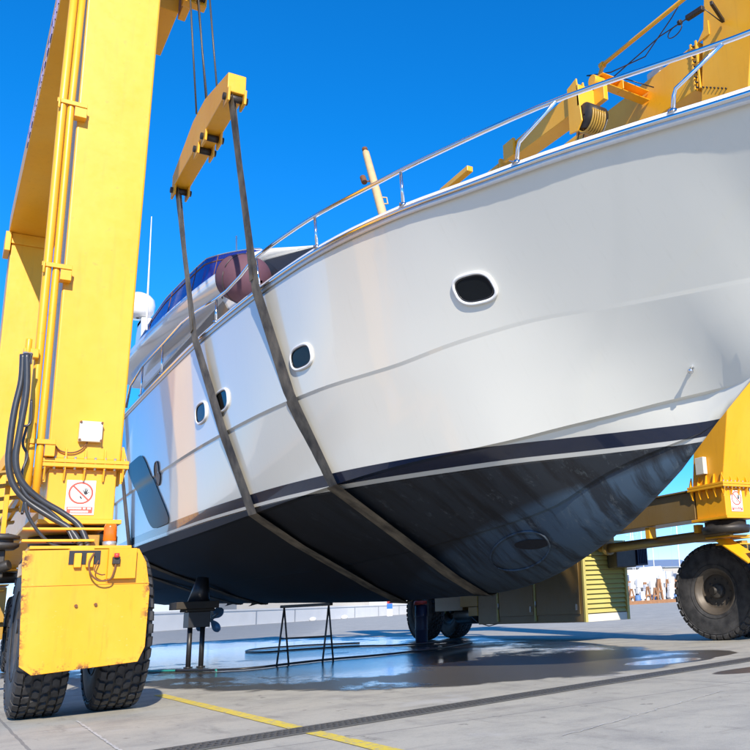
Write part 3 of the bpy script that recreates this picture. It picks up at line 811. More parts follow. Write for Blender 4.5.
# tyre meshes shared by every wheel
RT = .85
def tyre_mesh():
    m_ = MB()
    prof = [(-.15,.37),(-.20,.385),(-.225,.43),(-.25,.52),(-.258,.60),(-.252,.69),(-.238,.765),(-.222,.80),(-.19,.815),(-.10,.822),(0,.824),(.10,.822),(.19,.815),(.222,.80),(.238,.765),(.252,.69),(.258,.60),(.25,.52),(.225,.43),(.20,.385),(.15,.37)]
    m_.lathe(prof, (0,0,0), 'x', 96)
    for r_ in (.47,.74):
        for sx in (-1, 1): m_.tube([V((sx*(.243 if r_ < .5 else .246), r_*math.cos(a), r_*math.sin(a))) for a in np.linspace(0, 2*math.pi, 97)[:-1]], .006, 6, closed=True)
    N = 38; 
    def P(x, a, r_): return V((x, r_*math.cos(a), r_*math.sin(a)))
    def lug(xc, ac, hw_, ha, sk, r0, r1, droop=0):
        # hexagonal block in the (x, angle) plane
        pts = [(-hw_, -ha*.45), (-hw_*.25, -ha), (hw_, -ha*.75), (hw_, ha*.45), (hw_*.25, ha), (-hw_, ha*.75)]
        pts = [(u, v+sk*u) for u, v in pts]
        bot = [P(xc+u, ac+v/RT, r0) for u, v in pts]; top = [P(xc+u*.86, ac+v*.86/RT, r1) for u, v in pts]
        m_.add(bot+top, [(6,7,8,9,10,11)]+[(i, (i+1) % 6, 6+(i+1) % 6, 6+i) for i in range(6)])
    for i in range(N):
        a = 2*math.pi*i/N; st = 2*math.pi/N
        for c, x in enumerate((-.135,-.045,.045,.135)):
            lug(x, a+(st/2 if c % 2 else 0), .039, .056, (.22 if c in (1, 2) else -.2)*(1 if c < 2 else -1), .80, RT)
        for sx in (-1, 1):
            a0 = a+(st/2 if sx > 0 else 0)
            da = .050/RT
            vs = []
            for aa in (a0-da, a0+da):
                vs += [P(sx*.182,aa,.80), P(sx*.184,aa,RT-.002), P(sx*.238,aa,RT-.022), P(sx*.262,aa,.775), P(sx*.25,aa,.755)]
            m_.add(vs, [(0,1,2,3,4),(9,8,7,6,5),(1,6,7,2),(2,7,8,3),(0,5,6,1),(3,8,9,4)])
    return m_
TM = tyre_mesh()
_t = TM.build('tyre', M['rubber']); tyre_me = _t.data; bpy.data.objects.remove(_t)
rm = MB()
for s_ in (-1, 1):
    rm.lathe([(s_*.12,.30),(s_*.16,.345),(s_*.19,.36),(s_*.215,.40),(s_*.222,.415),(s_*.205,.415),(s_*.195,.38)], (0,0,0), 'x', 64)
rm.lathe([(-.12,.30),(.12,.30)], (0,0,0), 'x', 64)
rm.lathe([(-.03,.30),(-.03,.12)], (0,0,0), 'x', 64); rm.lathe([(.0,.30),(.0,.12)], (0,0,0), 'x', 64)
_t = rm.build('wheel', M['rim']); rim_me = _t.data; bpy.data.objects.remove(_t)
hb = MB(); hb.lathe([(-.155,0),(-.155,.10),(-.14,.125),(-.03,.13),(.16,.13),(.17,.0)], (0,0,0), 'x', 32)
for i in range(10):
    a = 2*math.pi*i/10; hb.cyl((-.055,.22*math.cos(a),.22*math.sin(a)), (-.02,.22*math.cos(a),.22*math.sin(a)), .018, 6)
_t = hb.build('hub', M['hub']); hub_me = _t.data; bpy.data.objects.remove(_t)
def wheel(x, y, rot=0, steer=0, sc=(.84,.9,.9)):
    w_ = bpy.data.objects.new('wheel', rim_me); COL.objects.link(w_); w_.parent = lift
    w_.location = V((x, y, RT*sc[2]))-lift.location; w_.scale = sc; w_.rotation_euler = (R(rot), 0, R(steer))
    for nme, me_ in (('tyre', tyre_me), ('hub', hub_me)):
        c = bpy.data.objects.new(nme, me_); COL.objects.link(c); c.parent = w_
    return w_
def bogie(x0, x1, y0, y1, wheels, wy, steer=0, sc=(.84,.9,.9)):
    cx = (wheels[0]+wheels[1])/2
    for i, wx in enumerate(wheels): wheel(wx, wy, 3.1*i+2, steer, sc)
    ax_ = MB(); ax_.cyl((wheels[0]-.2,wy,RT), (wheels[1]+.2,wy,RT), .07, 14); ax_.build('axle', M['dark_metal'], lift)
    fk = MB(); fk.box(cx-.075, cx+.075, wy-.35, wy+.35, 1.0, 1.70); fk.box(cx-.09, cx+.09, wy-.2, wy+.2, .66, 1.0); fk.build('fork', M['yellow_old'], lift, .01)
    tp = MB(); tp.box(cx-.60, cx+.10, wy-.42, wy+.55, 1.735, 1.76); tp.box(cx-.60, cx+.02, wy-.45, wy-.2, 1.62, 1.645); tp.build('bogie_plate', YL, lift, .006)

# --- near side (the leg beside the camera)
leg(.88, 1.57, 10.3, 11.05, 2.51, 12.4, (.80, 1.66, 10.28, 11.3))
c1 = foot(.88, 1.57, 10.3, 11.05, -.13, 1.84)
bogie(.88, 1.57, 10.3, 11.05, (.95, 1.63), 10.22)
# --- far side front leg: leans forward at its head
leg(10.9, 11.60, 10.45, 11.20, 2.64, 12.4, (10.9, 11.75, 8.2, 9.60))
foot(10.9, 11.60, 10.45, 11.20)
bogie(10.9, 11.6, 10.45, 11.2, (11.56, 12.36), 11.42, 15, (.9,.985,.985))
# --- rear legs
leg(.78, 1.52, 21.6, 22.4, 2.64, 9.42, (.74, 1.52, 21.5, 22.4)); foot(.82, 1.52, 21.6, 22.4)
bogie(.8, 1.5, 21.6, 22.4, (.94, 1.64), 22.1)
leg(10.95, 11.65, 21.6, 22.4, 2.64, 10.1); foot(10.95, 11.65, 21.6, 22.4)
bogie(10.9, 11.6, 21.6, 22.4, (11.1, 12.0), 22.1)
# lower side beams
b = MB(); b.box(.92, 1.5, 11.06, 21.6, 2.075, 2.55); b.box(.85,1.57,11.14,21.6,2.552,2.58); b.build('lower_beam', YL, lift, .008)
b = MB(); b.box(10.92, 11.55, 11.21, 21.6, 2.08, 2.57); b.build('lower_beam', M['yellow_dirty_shaded'], lift, .008)
b = MB(); b.box(10.86, 11.62, 11.28, 21.58, 2.572, 2.60); b.build('beam_flange', M['yellow_dirty_shaded'], lift, .004)
# upper side beams
b = MB(); b.hexa([(.70,11.3,9.44),(1.55,11.3,9.44),(1.55,22.45,9.44),(.70,22.45,9.44),(.70,11.3,10.5),(1.55,11.3,10.5),(1.55,22.45,10.2),(.70,22.45,10.2)]); ub = b.build('upper_beam', YL, lift, .01)
b = MB(); b.box(.68, 1.6, 11.3, 22.6, 9.405, 9.437); b.build('beam_flange', YL, ub, .004)
b = MB(); b.box(.735, 1.55, 21.45, 21.5, 9.15, 9.40); b.box(.62, .73, 21.4, 22.0, 8.95, 9.40); b.build('corner_bracket', YL, ub, .01)
# faded lettering along the outer web: unreadable strokes
lt = MB(); yy = 12.2; 
while yy < 18:
    hh = random.choice((.34,.34,.26)); lt.box(.688, .698, yy, yy+.05, 9.75, 9.75+hh)
    if random.random() < .6: lt.box(.688, .698, yy+.052, yy+.22, 9.75+hh-.06, 9.75+hh)
    if random.random() < .5: lt.box(.688, .698, yy+.052, yy+.22, 9.75, 9.81)
    if random.random() < .5: lt.box(.688, .698, yy+.222, yy+.272, 9.75, 9.75+hh)
    yy += .42
each(lt, 'letter_stroke', M['lettering'], ub)
b = MB(); b.hexa([(10.9,10.15,10.05),(11.75,10.15,10.05),(11.75,22.4,10.1),(10.9,22.4,10.1),(10.9,9.95,10.98),(11.75,9.95,10.98),(11.75,22.4,10.98),(10.9,22.4,10.98)]); ub2 = b.build('upper_beam', YL, lift, .01)
b = MB()
for sx in (10.86,):
    b.box(10.868, 10.898, 10.12, 10.16, 10.0, 11.02); b.box(10.868, 10.898, 9.98, 10.02, 10.0, 11.02)
each(b, 'beam_flange', YL, ub2, .003)
b = MB()
for i in range(9): b.cyl((10.84,10.07,10.05+i*.11), (10.90,10.07,10.05+i*.11), .017, 6)
for i in range(7): b.cyl((10.87,9.93-i*.09,9.98-i*.055), (10.905,9.93-i*.09,9.98-i*.055), .017, 6)
each(b, 'bolt', M['dark_metal'], ub2)
b = MB(); b.prism([V((10.88,9.95,10.95)), V((10.88,9.64,10.95)), V((10.88,9.64,11.25))], (0,0,0), (.03,0,0)); b.build('knee_plate', YL, ub2)
# top cross beam over the bow, above the frame of view
b = MB(); b.box(.6, 12.2, 8.9, 9.9, 12.42, 13.4); b.build('cross_beam', YL, lift, .01)
# hoist girders with sheave blocks
b = MB(); b.box(1.75, 2.30, 12.9, 14.2, 10.12, 10.8); b.build('hoist_girder', YL, lift, .01)
b = MB(); b.box(2.29, 2.62, 12.45, 12.62, 10.06, 10.75); b.box(2.33, 2.44, 12.62, 13.1, 10.14, 10.7); b.build('sheave_block', YL, lift, .01)
b = MB()
for x in (2.34, 2.42, 2.5, 2.56): b.lathe([(-.02,.02),(-.02,.2),(0,.18),(.02,.2),(.02,.02)], (x,12.4,10.30), 'x', 28)
each(b, 'sheave', M['dark_metal'], lift)
b = MB()
for x, dy, x2, dy2 in ((2.34,12.36,2.60,12.62),(2.44,12.3,2.70,12.42),(2.47,12.45,2.68,12.3),(2.58,12.2,2.78,12.1)):
    b.tube([V((x,dy,10.25)), V((x2,dy2,8.27))], .014, 6)
each(b, 'hoist_rope', M['rope'], lift)
b = MB(); b.box(1.60, 1.78, 12.8, 14.1, 10.15, 10.6); b.build('girder_arm', YL, lift, .01)
b = MB(); b.box(9.3,9.7,14.7,15.4,10.0,10.22); b.box(9.3,9.7,14.6,14.69,9.95,10.3); b.build('girder_arm', YL, lift, .01)
b = MB(); b.bar((9.9,18.4,11.30),(9.9,16.95,11.30),.16,.14); b.build('girder_arm', YL, lift, .01)
# far girder
b = MB(); b.hexa([(9.2,11.9,9.90),(9.55,11.9,9.90),(9.55,14.1,9.98),(9.2,14.1,9.98),(9.2,11.9,10.34),(9.55,11.9,10.34),(9.55,14.1,10.32),(9.2,14.1,10.32)]); b.box(9.12,9.19,13.8,14.2,9.96,10.36); b.build('hoist_girder', YL, lift, .01)
b = MB()
for i, x in enumerate((9.14, 9.30, 9.46)):
    b.prism([V((x,11.85,9.45)), V((x,11.85,10.42-.03*i)), V((x,11.55,10.5-.03*i)), V((x,11.45,9.55)), V((x,11.6,9.40))], (0,0,0), (.03,0,0))
b.box(9.14,9.55,11.5,11.56,9.9,10.35); b.box(9.52,9.62,11.2,11.5,10.0,10.4)
b.build('sheave_block', YL, lift, .006)
b = MB()
for i in range(6):
    b.tube([V((9.20+.055*i, 11.42+.26*math.cos(a), 9.62+.30*math.sin(a))) for a in np.linspace(R(170), R(370), 18)], .020, 8)
each(b, 'rope_coil', M['yellow_old'], lift)
b = MB(); b.lathe([(-.2,.02),(-.2,.24),(.2,.24),(.2,.02)], (9.38,11.42,9.66), 'x', 28); b.build('sheave', M['dark_metal'], lift)
b = MB(); b.bar((9.6,11.5,10.55), (10.88,11.6,10.62), .03, .2); b.bar((9.6,11.4,10.64), (10.88,11.5,10.71), .22, .02); b.bar((9.6,11.4,10.44), (10.88,11.5,10.51), .22, .02); b.cyl((9.45,11.45,10.5), (9.7,11.45,10.5), .12, 18); b.bar((10.1,11.38,10.55),(10.12,11.38,10.55),.2,.2); b.build('girder_arm', YL, lift, .01)
b = MB()
for x, y in ((9.22,11.62),(9.27,11.5),(9.45,11.2),(9.5,11.12)): b.tube([V((x,y,9.5)), V((x+.1,12.3,8.27))], .012, 6)
each(b, 'hoist_rope', M['rope'], lift)
b = MB(); b.tube([(10.0,11.72,11.20), (10.0,9.0,11.16)], .042, 12); b.cyl((10.0,11.80,11.2),(10.0,11.7,11.2), .07, 12); b.bar((9.6,11.6,10.35),(10.0,11.72,11.2),.05,.07); b.build('pull_bar', YL, lift, .006)
b = MB(); b.tube([V((10.88,9.3,10.98)), V((10.3,9.2,10.99)), V((10.3,10.35,11.12)), V((10.3,11.89,11.05)), V((9.4,12.6,10.3)), V((9.25,14.0,10.1))], .013, 6)
b.tube([V((10.3,9.65+.19*math.cos(a)+.3, 10.98+.1*math.sin(a))) for a in np.linspace(0, 6.28, 22)], .011, 6, closed=True)
b.tube([V((10.1,9.0,11.6)), V((10.2,9.9,11.2)), V((10.2,10.7,10.85)), V((10.0,11.5,10.9)), V((9.7,11.9,10.95)), V((10.2,11.3,10.7)), V((10.6,10.95,10.45))], .012, 6)
b.build('guy_rope', M['hose'], lift)
b = MB(); b.bar((10.3,9.2,10.99),(10.3,9.62,11.04),.09,.09); b.bar((10.3,9.0,10.97),(10.86,9.25,10.97),.06,.08); b.cyl((10.28,9.75,11.05),(10.28,9.82,11.06),.05,8); b.build('rope_tensioner', M['dark_metal'], lift, .01)
b = MB(); b.box(10.95,11.2,11.1,11.5,10.985,11.18); b.build('motor_cover', M['greybox'], lift, .03)
# control box and small bits on the inner face of the far leg
b = MB(); b.box(10.80, 10.893, 10.78, 10.98, 2.82, 3.12); b.build('terminal_box', M['greybox'], lift, .008)
# tie strut beneath the far beam
b = MB(); b.tube([V((11.2,14.0,1.80)), V((11.2,12.0,1.80)), V((11.2,10.7,1.80))], .095, 16); b.cyl((11.2,14.35,1.8),(11.2,14.0,1.8),.06,10); b.cyl((11.2,14.12,1.8),(11.2,14.02,1.8),.14,12); b.build('steering_cylinder', M['yellow_dirty_shaded'], lift)
b = MB(); b.bar((11.25,10.95,1.72),(11.35,10.35,1.30),.30,.03,(0,1,0)); b.box(11.1,11.6,10.6,11.2,1.73,1.76); b.build('mudguard_bracket', YL, lift, .005)
b = MB(); b.box(11.28, 12.3, 10.30, 10.33, .45, 1.55); b.build('wheel_guard', YL, lift, .005)
b = MB(); b.box(10.95,11.12,12.5,12.62,1.86,2.07); b.box(11.05,11.2,11.32,11.42,1.86,2.0); b.build('hanger', YL, lift, .005)
# ladder / pipes on the outer corner of the far leg
b = MB()
for x in (11.72,11.80,11.9): b.tube([V((x,10.5,2.7)), V((x+.05,10.4,4.1)), V((x+.02,10.45,4.6)), V((x+.1,10.6,8))], .02, 6)
each(b, 'hydraulic_pipe', M['galv'], lift)
b = MB(); b.box(11.66,12.3,10.5,10.54,4.02,4.06); b.bar((11.9,10.5,4.0),(12.0,10.3,2.2),.05,.03); b.build('pipe_clamp', YL, lift)

# engine cabinet under the far beam
x0, x1, y0, y1, z0, z1 = 10.82, 11.95, 14.5, 18.75, .38, 1.98
b = MB(); b.box(x0, x1, y0+.02, y1, z0, z1); en = b.build('engine_cabinet', M['yellow_dirty_shaded'], lift, .012)
b = MB(); 
for i in range(15):
    z = z0+.17+i*.095
    b.hexa([(x0+.06,y0-.035,z),(x1-.06,y0-.035,z),(x1-.06,y0+.015,z+.03),(x0+.06,y0+.015,z+.03),(x0+.06,y0-.028,z+.012),(x1-.06,y0-.028,z+.012),(x1-.06,y0+.018,z+.085),(x0+.06,y0+.018,z+.085)])
each(b, 'louvre', M['louvre'], en)
b = MB(); b.box(x0-.01, x0+.05, y0-.05, y0+.018, z0, z1+.01); b.box(x1-.05, x1+.01, y0-.05, y0+.018, z0, z1+.01); b.box(x0+.05, x1-.05, y0-.05, y0+.018, z1-.06, z1+.01); b.build('frame', M['louvre'], en, .004)
b = MB(); b.box(x0+.05, x1-.05, y0-.03, y0+.018, z0, z0+.15); b.build('sill', M['greybox'], en, .004)
for ya, yb in ((14.62,16.2),(16.32,17.75)):
    b = MB(); b.box(x0-.022, x0-.003, ya, yb, z0+.16, z1-.06); d_ = b.build('cabinet_door', M['yellow_dirty_shaded'], en, .006)
    b = MB(); 
    for z in (.72,1.6): b.cyl((x0-.035,yb+.02,z),(x0-.035,yb+.02,z+.12),.014,8)
    b.box(x0-.05, x0-.023, ya+.08, ya+.11, .62, .74); b.build('hinge', M['galv'], d_)
b = MB(); b.box(x0-.035, x0-.002, 16.235, 16.285, z0+.04, z1); b.box(x0-.03, x0-.002, 17.80, 17.86, z0+.05, z1); each(b, 'door_post', M['louvre'], en, .004)
b = MB(); b.box(x0-.02, x1, 18.76, 19.6, .80, 1.98); b.box(x0-.018,x1,18.76,19.2,.58,.79); b.build('tool_locker', M['yellow_old'], lift, .01)
b = MB(); b.box(10.88, 11.5, 19.62, 21.1, .72, 1.95); b.build('battery_locker', M['yellow_dirty_shaded'], lift, .01)
b = MB(); b.cyl((11.4,18.9,.62),(11.4,20.6,.62),.24,20); b.build('fuel_tank', M['black'], lift)
b = MB(); b.tube([V((10.9,19.2,.56)), V((10.9,18.9,.42)), V((10.9,18.4,.34)), V((10.9,17.9,.40))], .012, 6); b.build('drip_hose', M['hose'], lift)
b = MB(); b.box(11.45,11.97,14.14,14.46,1.42,1.88); b.build('filter_box', M['hub'], lift, .02)
b = MB(); b.box(11.98,12.25,14.1,14.4,1.45,1.82); 
for i in range(5): b.box(12.02+i*.045,12.035+i*.045,14.08,14.1,1.48,1.8)
b.build('cooler_grille', M['bluep'], lift, .01)
b = MB(); b.box(10.95,11.35,14.05,14.45,1.9,2.07); b.build('bracket_block', M['yellow_old'], lift, .02)

# --- details on the near leg
b = MB()
for x, r_ in ((.715,.042),(.80,.036)): b.tube([V((x,10.22,1.95)), V((x-.0,10.22,2.6)), V((x-.03,10.22,6.5)), V((x-.02,10.22,10))], r_, 12)
each(b, 'conduit_pipe', YL, lift)
for z in (2.66,4.58,6.55,8.6):
    b = MB(); xo = (z-2.66)*-.008
    b.box(.66+xo,.93,10.165,10.178,z-.02,z+.03); b.box(.84+xo,.93,10.178,10.3,z-.14,z+.0); b.cyl((.68+xo,10.15,z-.1),(.68+xo,10.15,z+.02),.012,8); b.build('pipe_bracket', YL, lift, .003)
b = MB(); b.box(.56,.70,10.10,10.2,3.52,3.62); b.cyl((.60,10.12,3.5),(.60,10.12,3.72),.03,10); b.build('hose_manifold', YL, lift, .01)
b = MB(); b.cyl((.58,9.98,3.40),(.58,10.02,3.54),.028,10); b.cyl((.62,9.98,3.42),(.62,10.02,3.54),.02,10); b.build('hose_ferrule', M['galv'], lift)
def smooth(pts, n_=6):
    P = [V(p) for p in pts]; out = []
    for i in range(len(P)-1):
        p0, p1, p2, p3 = P[max(i-1, 0)], P[i], P[i+1], P[min(i+2, len(P)-1)]
        for k in range(n_):
            t_ = k/n_; out.append(.5*((2*p1)+(-p0+p2)*t_+(2*p0-5*p1+4*p2-p3)*t_*t_+(-p0+3*p1-3*p2+p3)*t_**3))
    out.append(P[-1]); return out
H1 = [(.55,9.95,3.5),(.56,9.95,3.23),(.53,9.95,2.93),(.52,9.95,2.62),(.53,9.95,2.38),(.59,9.95,2.18),(.72,9.93,2.02),(.92,9.88,1.87),(1.09,9.84,1.75),(1.19,9.8,1.6)]
H2 = [(.58,9.9,3.5),(.61,9.9,3.13),(.59,9.9,2.72),(.58,9.9,2.42),(.65,9.9,2.21),(.82,9.9,2.04),(1.02,9.88,1.91),(1.17,9.84,1.78),(1.25,9.8,1.6)]
H3 = [(.69,9.8,2.0),(.72,9.8,1.88),(.82,9.8,1.72),(.93,9.8,1.61),(1.03,9.8,1.57),(1.15,9.78,1.55)]
H4 = [(.62,9.88,3.5),(.60,9.9,3.28),(.58,9.9,2.82),(.67,9.9,2.79),(.66,9.9,3.03)]
H5 = [(.60,9.92,2.3),(.70,9.9,2.08),(.9,9.88,1.93),(1.05,9.85,1.78),(1.13,9.8,1.62)]
H6 = [(.66,10.12,2.8),(.64,10.12,2.62),(.69,10.12,2.5),(.66,10.1,2.32),(.70,10.05,2.1),(.68,9.9,1.9)]
for pts, r_ in ((H1,.030),(H2,.030),(H3,.016),(H4,.012),(H5,.018),(H6,.013)):
    b = MB(); b.tube(smooth(pts), r_, 12); b.build('hydraulic_hose', M['hose'], lift)
b = MB()
for x in (1.19,1.25): b.cyl((x,9.8,1.44),(x,9.8,1.64),.024,8)
b.cyl((1.31,9.8,1.46),(1.31,9.8,1.58),.02,8); each(b, 'hose_coupling', M['rim'], lift)
b = MB(); b.tube(smooth([(.9,10.25,2.70),(.98,10.27,2.60),(1.09,10.27,2.58),(1.18,10.27,2.62),(1.23,10.26,2.70)]), .008, 6); each(b, 'thin_cable', M['rust'], lift)
b = MB(); b.box(1.14,1.36,10.22,10.29,2.70,2.92); tb = b.build('junction_box', M['greybox'], lift, .008)
b = MB()
for x in (1.15,1.35):
    for z in (2.715,2.905): b.cyl((x,10.205,z),(x,10.225,z),.012,8)
each(b, 'screw', M['rust'], tb)
# front wheel guard plate
pl_ = [(.67,1.50),(1.63,1.51),(1.70,1.38),(1.745,1.12),(1.735,.60),(1.68,.47),(.83,.42),(.73,.50)]
b = MB(); b.prism([V((x,9.27,z)) for x, z in pl_][::-1], (0,0,0), (0,.02,0)); gp_ = b.build('wheel_guard', M['yellow_plate'], lift, .004)
b = MB(); b.box(.69,1.735,9.262,9.2695,1.185,1.19); b.box(1.36,1.375,9.262,9.2695,1.20,1.50); each(b, 'weld_seam', M['yellow_plate'], gp_)
b = MB(); b.cyl((1.13,9.245,1.0),(1.13,9.27,1.0),.014,8); b.cyl((1.29,9.245,1.005),(1.29,9.27,1.005),.014,8); each(b, 'bolt', M['rust'], gp_)
b = MB(); b.box(1.0,1.42,9.255,9.2695,1.38,1.495); 
nb = MB(); nb.box(1.04,1.30,9.262,9.268,1.37,1.495); nb.build('notch', M['black'], gp_)
b = MB(); b.box(1.36,1.60,9.20,9.25,1.23,1.51); b.build('switch_bracket', M['yellow_plate'], gp_, .004)
for x in (1.11,1.21): 
    b = MB(); b.box(x-.03,x+.03,9.22,9.26,1.34,1.47); b.build('hose_clip', YL, gp_, .006)
b = MB(); b.box(1.39,1.455,9.16,9.2,1.36,1.43); b.build('switch_box', M['dark_metal'], gp_, .006)
b = MB(); b.cyl((1.42,9.15,1.42),(1.42,9.15,1.46),.022,12); b.build('push_button', M['red'], gp_)
b = MB(); b.tube(smooth([(1.24,9.22,1.47),(1.2,9.2,1.38),(1.22,9.19,1.28),(1.29,9.18,1.215),(1.38,9.17,1.225),(1.41,9.17,1.30),(1.42,9.17,1.37)]), .008, 6); b.tube(smooth([(1.28,9.22,1.40),(1.25,9.2,1.31),(1.30,9.19,1.27),(1.34,9.2,1.27)]), .006, 6); each(b, 'thin_cable', M['rust'], lift)
# guard arms running back to the bogie
b = MB(); b.box(.70,.76,9.29,10.0,1.30,1.42); b.box(1.50,1.56,9.29,10.0,1.30,1.42); b.box(.74,1.6,9.5,9.95,1.53,1.56); b.box(1.05,1.25,9.3,9.95,1.44,1.52); each(b, 'guard_arm', YL, lift, .005)
# beacon
b = MB(); b.lathe([(0,.0),(0,.062),(.05,.062),(.055,.05),(.06,.0)], (1.43,9.7,1.562), 'z', 24); bc = b.build('beacon', M['galv'], lift)
b = MB(); b.lathe([(0,.056),(.01,.060),(.14,.058),(.165,.05),(.17,0)], (1.43,9.7,1.617), 'z', 24); b.build('amber_lens', M['amber'], bc)
b = MB(); b.lathe([(0,.0),(0,.02),(.05,.025),(.07,0)], (1.43,9.7,1.66), 'z', 12); b.build('lamp', M['galv'], bc)
# round pivot and access steps behind the leg, left edge
b = MB(); b.lathe([(0,0),(0,.13),(.03,.17),(.06,.17),(.06,.12),(.10,.12),(.10,.17),(.13,.17),(.15,.1),(.15,0)], (.52,9.98,1.56), 'z', 28); b.build('pivot', M['hub'], lift)
b = MB(); b.box(.52,.58,9.95,10.0,1.30,1.56); b.cyl((.45,10.0,1.36),(.62,9.9,1.42),.05,10); b.build('pivot_arm', M['dark_metal'], lift, .01)
b = MB(); b.bar((.10,13.2,1.7),(.62,11.6,2.75),.05,.14); b.bar((.55,13.2,1.7),(.9,11.6,2.6),.04,.1); b.box(.42,.47,12.0,12.05,1.7,2.7); b.box(.62,.67,11.8,11.85,1.7,2.6); each(b, 'step_stringer', YL, lift, .006)
b = MB()
for i in range(7): b.bar((.2+.05*i,12.9-.22*i,1.75+.13*i),(.72+.03*i,12.9-.22*i,1.82+.13*i),.2,.025)
each(b, 'step_tread', M['yellow_old'], lift)

# no-entry signs
def sign(x, y, z, w, h, label):
    r_ = thing('warning_sign', label, 'sign', (x,y,z), 'no entry signs on the hoist legs')
    b = MB(); b.box(x-w/2,x+w/2,y-.004,y,z-h/2,z+h/2); b.build('sign_plate', M['signwhite'], r_, .002)
    cz = z+h*.13; rr_ = w*.43
    b = MB(); pts = [V((x+rr_*math.cos(a),y-.006,cz+rr_*math.sin(a))) for a in np.linspace(0,2*math.pi,41)[:-1]]
    vs = []; 
    for a in np.linspace(0,2*math.pi,41)[:-1]:
        for q in (rr_*1.0, rr_*.84): vs.append(V((x+q*math.cos(a),y-.006,cz+q*math.sin(a))))
    b.add(vs, [(2*i,2*i+1,(2*i+3) % 80,(2*i+2) % 80) for i in range(40)])
    b.bar((x-rr_*.66,y-.0065,cz+rr_*.66),(x+rr_*.66,y-.0065,cz-rr_*.66),rr_*.15,.001,(0,1,0))
    b.box(x-w*.44,x+w*.44,y-.0065,y-.0045,z-h*.45,z-h*.27); b.build('prohibition_ring', M['signred'], r_)
    # hand with five fingers, palm and wrist
    b = MB(); hx, hz, s_ = x+rr_*.36, cz+rr_*.0, rr_
    b.add([V((hx+s_*u,y-.0056,hz+s_*v)) for u, v in ((-.12,-.05),(.02,-.16),(.16,-.08),(.14,.12),(-.06,.16),(-.14,.08))], [(0,1,2,3,4,5)])
    for u0, v0, u1, v1 in ((-.10,.08,-.20,.30),(-.02,.12,-.04,.42),(.05,.12,.08,.44),(.11,.08,.19,.36),(.12,-.03,.30,.10)):
        b.bar((hx+s_*u0,y-.0058,hz+s_*v0),(hx+s_*u1,y-.0058,hz+s_*v1),s_*.065,.0008,(0,1,0))
    b.add([V((x+s_*u,y-.0056,cz+s_*v)) for u, v in ((-.06,-.22),(.06,-.34),(.14,-.50),(.02,-.52),(-.06,-.40))], [(0,1,2,3,4)])
    b.build('hand_symbol', M['signblack'], r_)
    b = MB()
    for row, (n_, zz) in enumerate(((17,-.315),(13,-.405))):
        tw_ = w*(.80 if row == 0 else .62)
        for i in range(n_):
            if (row == 0 and i in (10, 13)) : continue
            xx = x-tw_/2+tw_*i/n_; b.box(xx, xx+tw_/n_*.7, y-.009, y-.0067, z+h*(zz-.026), z+h*(zz+.026))
    b.build('lettering', M['signwhite'], r_)
sign(1.215, 10.315, 2.12, .27, .36, 'white prohibition sign with raised hand and red text band on the near leg')
sign(11.20, 10.463, 2.32, .28, .36, 'white prohibition sign with raised hand on the far leg above the big tyre')

# ------------------------------------------------------------------ things standing in the yard
def trestle():
    r_ = thing('sawhorse', 'dark steel sawhorse with splayed legs standing alone in the wet area under the keel', 'sawhorse', (5.55,15.7,0))
    A, B = V((5.26,16.02,.98)), V((5.84,15.38,.98)); d = (B-A).normalized(); pr = V((-d.y, d.x, 0))
    b = MB(); b.bar(A-d*.05, B+d*.05, .12, .05); b.build('top_rail', M['hub'], r_, .006)
    for P_ in (A, B):
        for s_ in (-1, 1):
            b = MB(); b.tube([P_+V((0,0,-.02)), P_+pr*.20*s_+V((0,0,-.98))], .017, 8); b.build('leg', M['hub'], r_)
    for s_ in (-1, 1):
        t_ = .56; b = MB(); b.tube([A+pr*.20*s_*t_+V((0,0,-.98*t_)), B+pr*.20*s_*t_+V((0,0,-.98*t_))], .013, 8); b.build('cross_bar', M['hub'], r_)
trestle()
st = thing('keel_stand', 'dark two-legged support stand with stacked blocks under the stern near the propellers', 'stand', (4.1,17.5,0))
for x in (4.02,4.24):
    b = MB(); b.cyl((x,17.5,0),(x,17.5,.72),.045,12); b.lathe([(0,.0),(0,.08),(.015,.08),(.016,0)], (x,17.5,0.001), 'z', 16); b.build('leg', M['black'], st)
b = MB(); b.box(3.94,4.32,17.3,17.7,.70,.98); b.build('lower_block', M['black'], st, .01)
b = MB(); b.box(3.88,4.38,17.25,17.75,.982,1.03); b.box(3.70,4.44,17.2,17.8,1.031,1.16); b.build('upper_block', simple('old_timber',(.035,.028,.02),.8,0,.4,5,.3), st, .01)
b = MB(); b.tube([V((4.15,17.5,1.15)), V((4.2,17.5,1.6))], [.2,.1], 10); b.build('prop_head', M['black'], st)

def gh(pts, r_, name, label, mat):
    b = MB(); b.tube(smooth([(x, y, r_+.002) for x, y in pts], 8), r_, 8); o = b.build(name, mat); tag(o, label, 'hose')
gh([(3.6,16.5),(4.09,15.48),(4.54,15.22),(5.33,15.6),(6.13,15.9),(6.84,15.88),(7.51,16.03),(8.6,16.5),(10.2,18)], .019, 'water_hose', 'black water hose lying across the wet concrete in front of the sawhorse', M['black'])
gh([(10.6,19.3),(9.19,19.62),(8.67,21.0),(7.61,21.7),(6.71,21.73),(6.6,22.9),(7.3,24.4),(8.6,24.4),(9.6,23)], .02, 'water_hose', 'black hose looped on the wet floor behind the sawhorse', M['black'])
M['greenhose'] = simple('green_hose', (.03,.28,.22), .4)
gh([(2.9,18.5),(3.32,17.17),(3.6,16.55),(3.95,15.9),(4.02,15.55)], .016, 'garden_hose', 'thin turquoise hose end lying on wet concrete beside the keel stand', M['greenhose'])

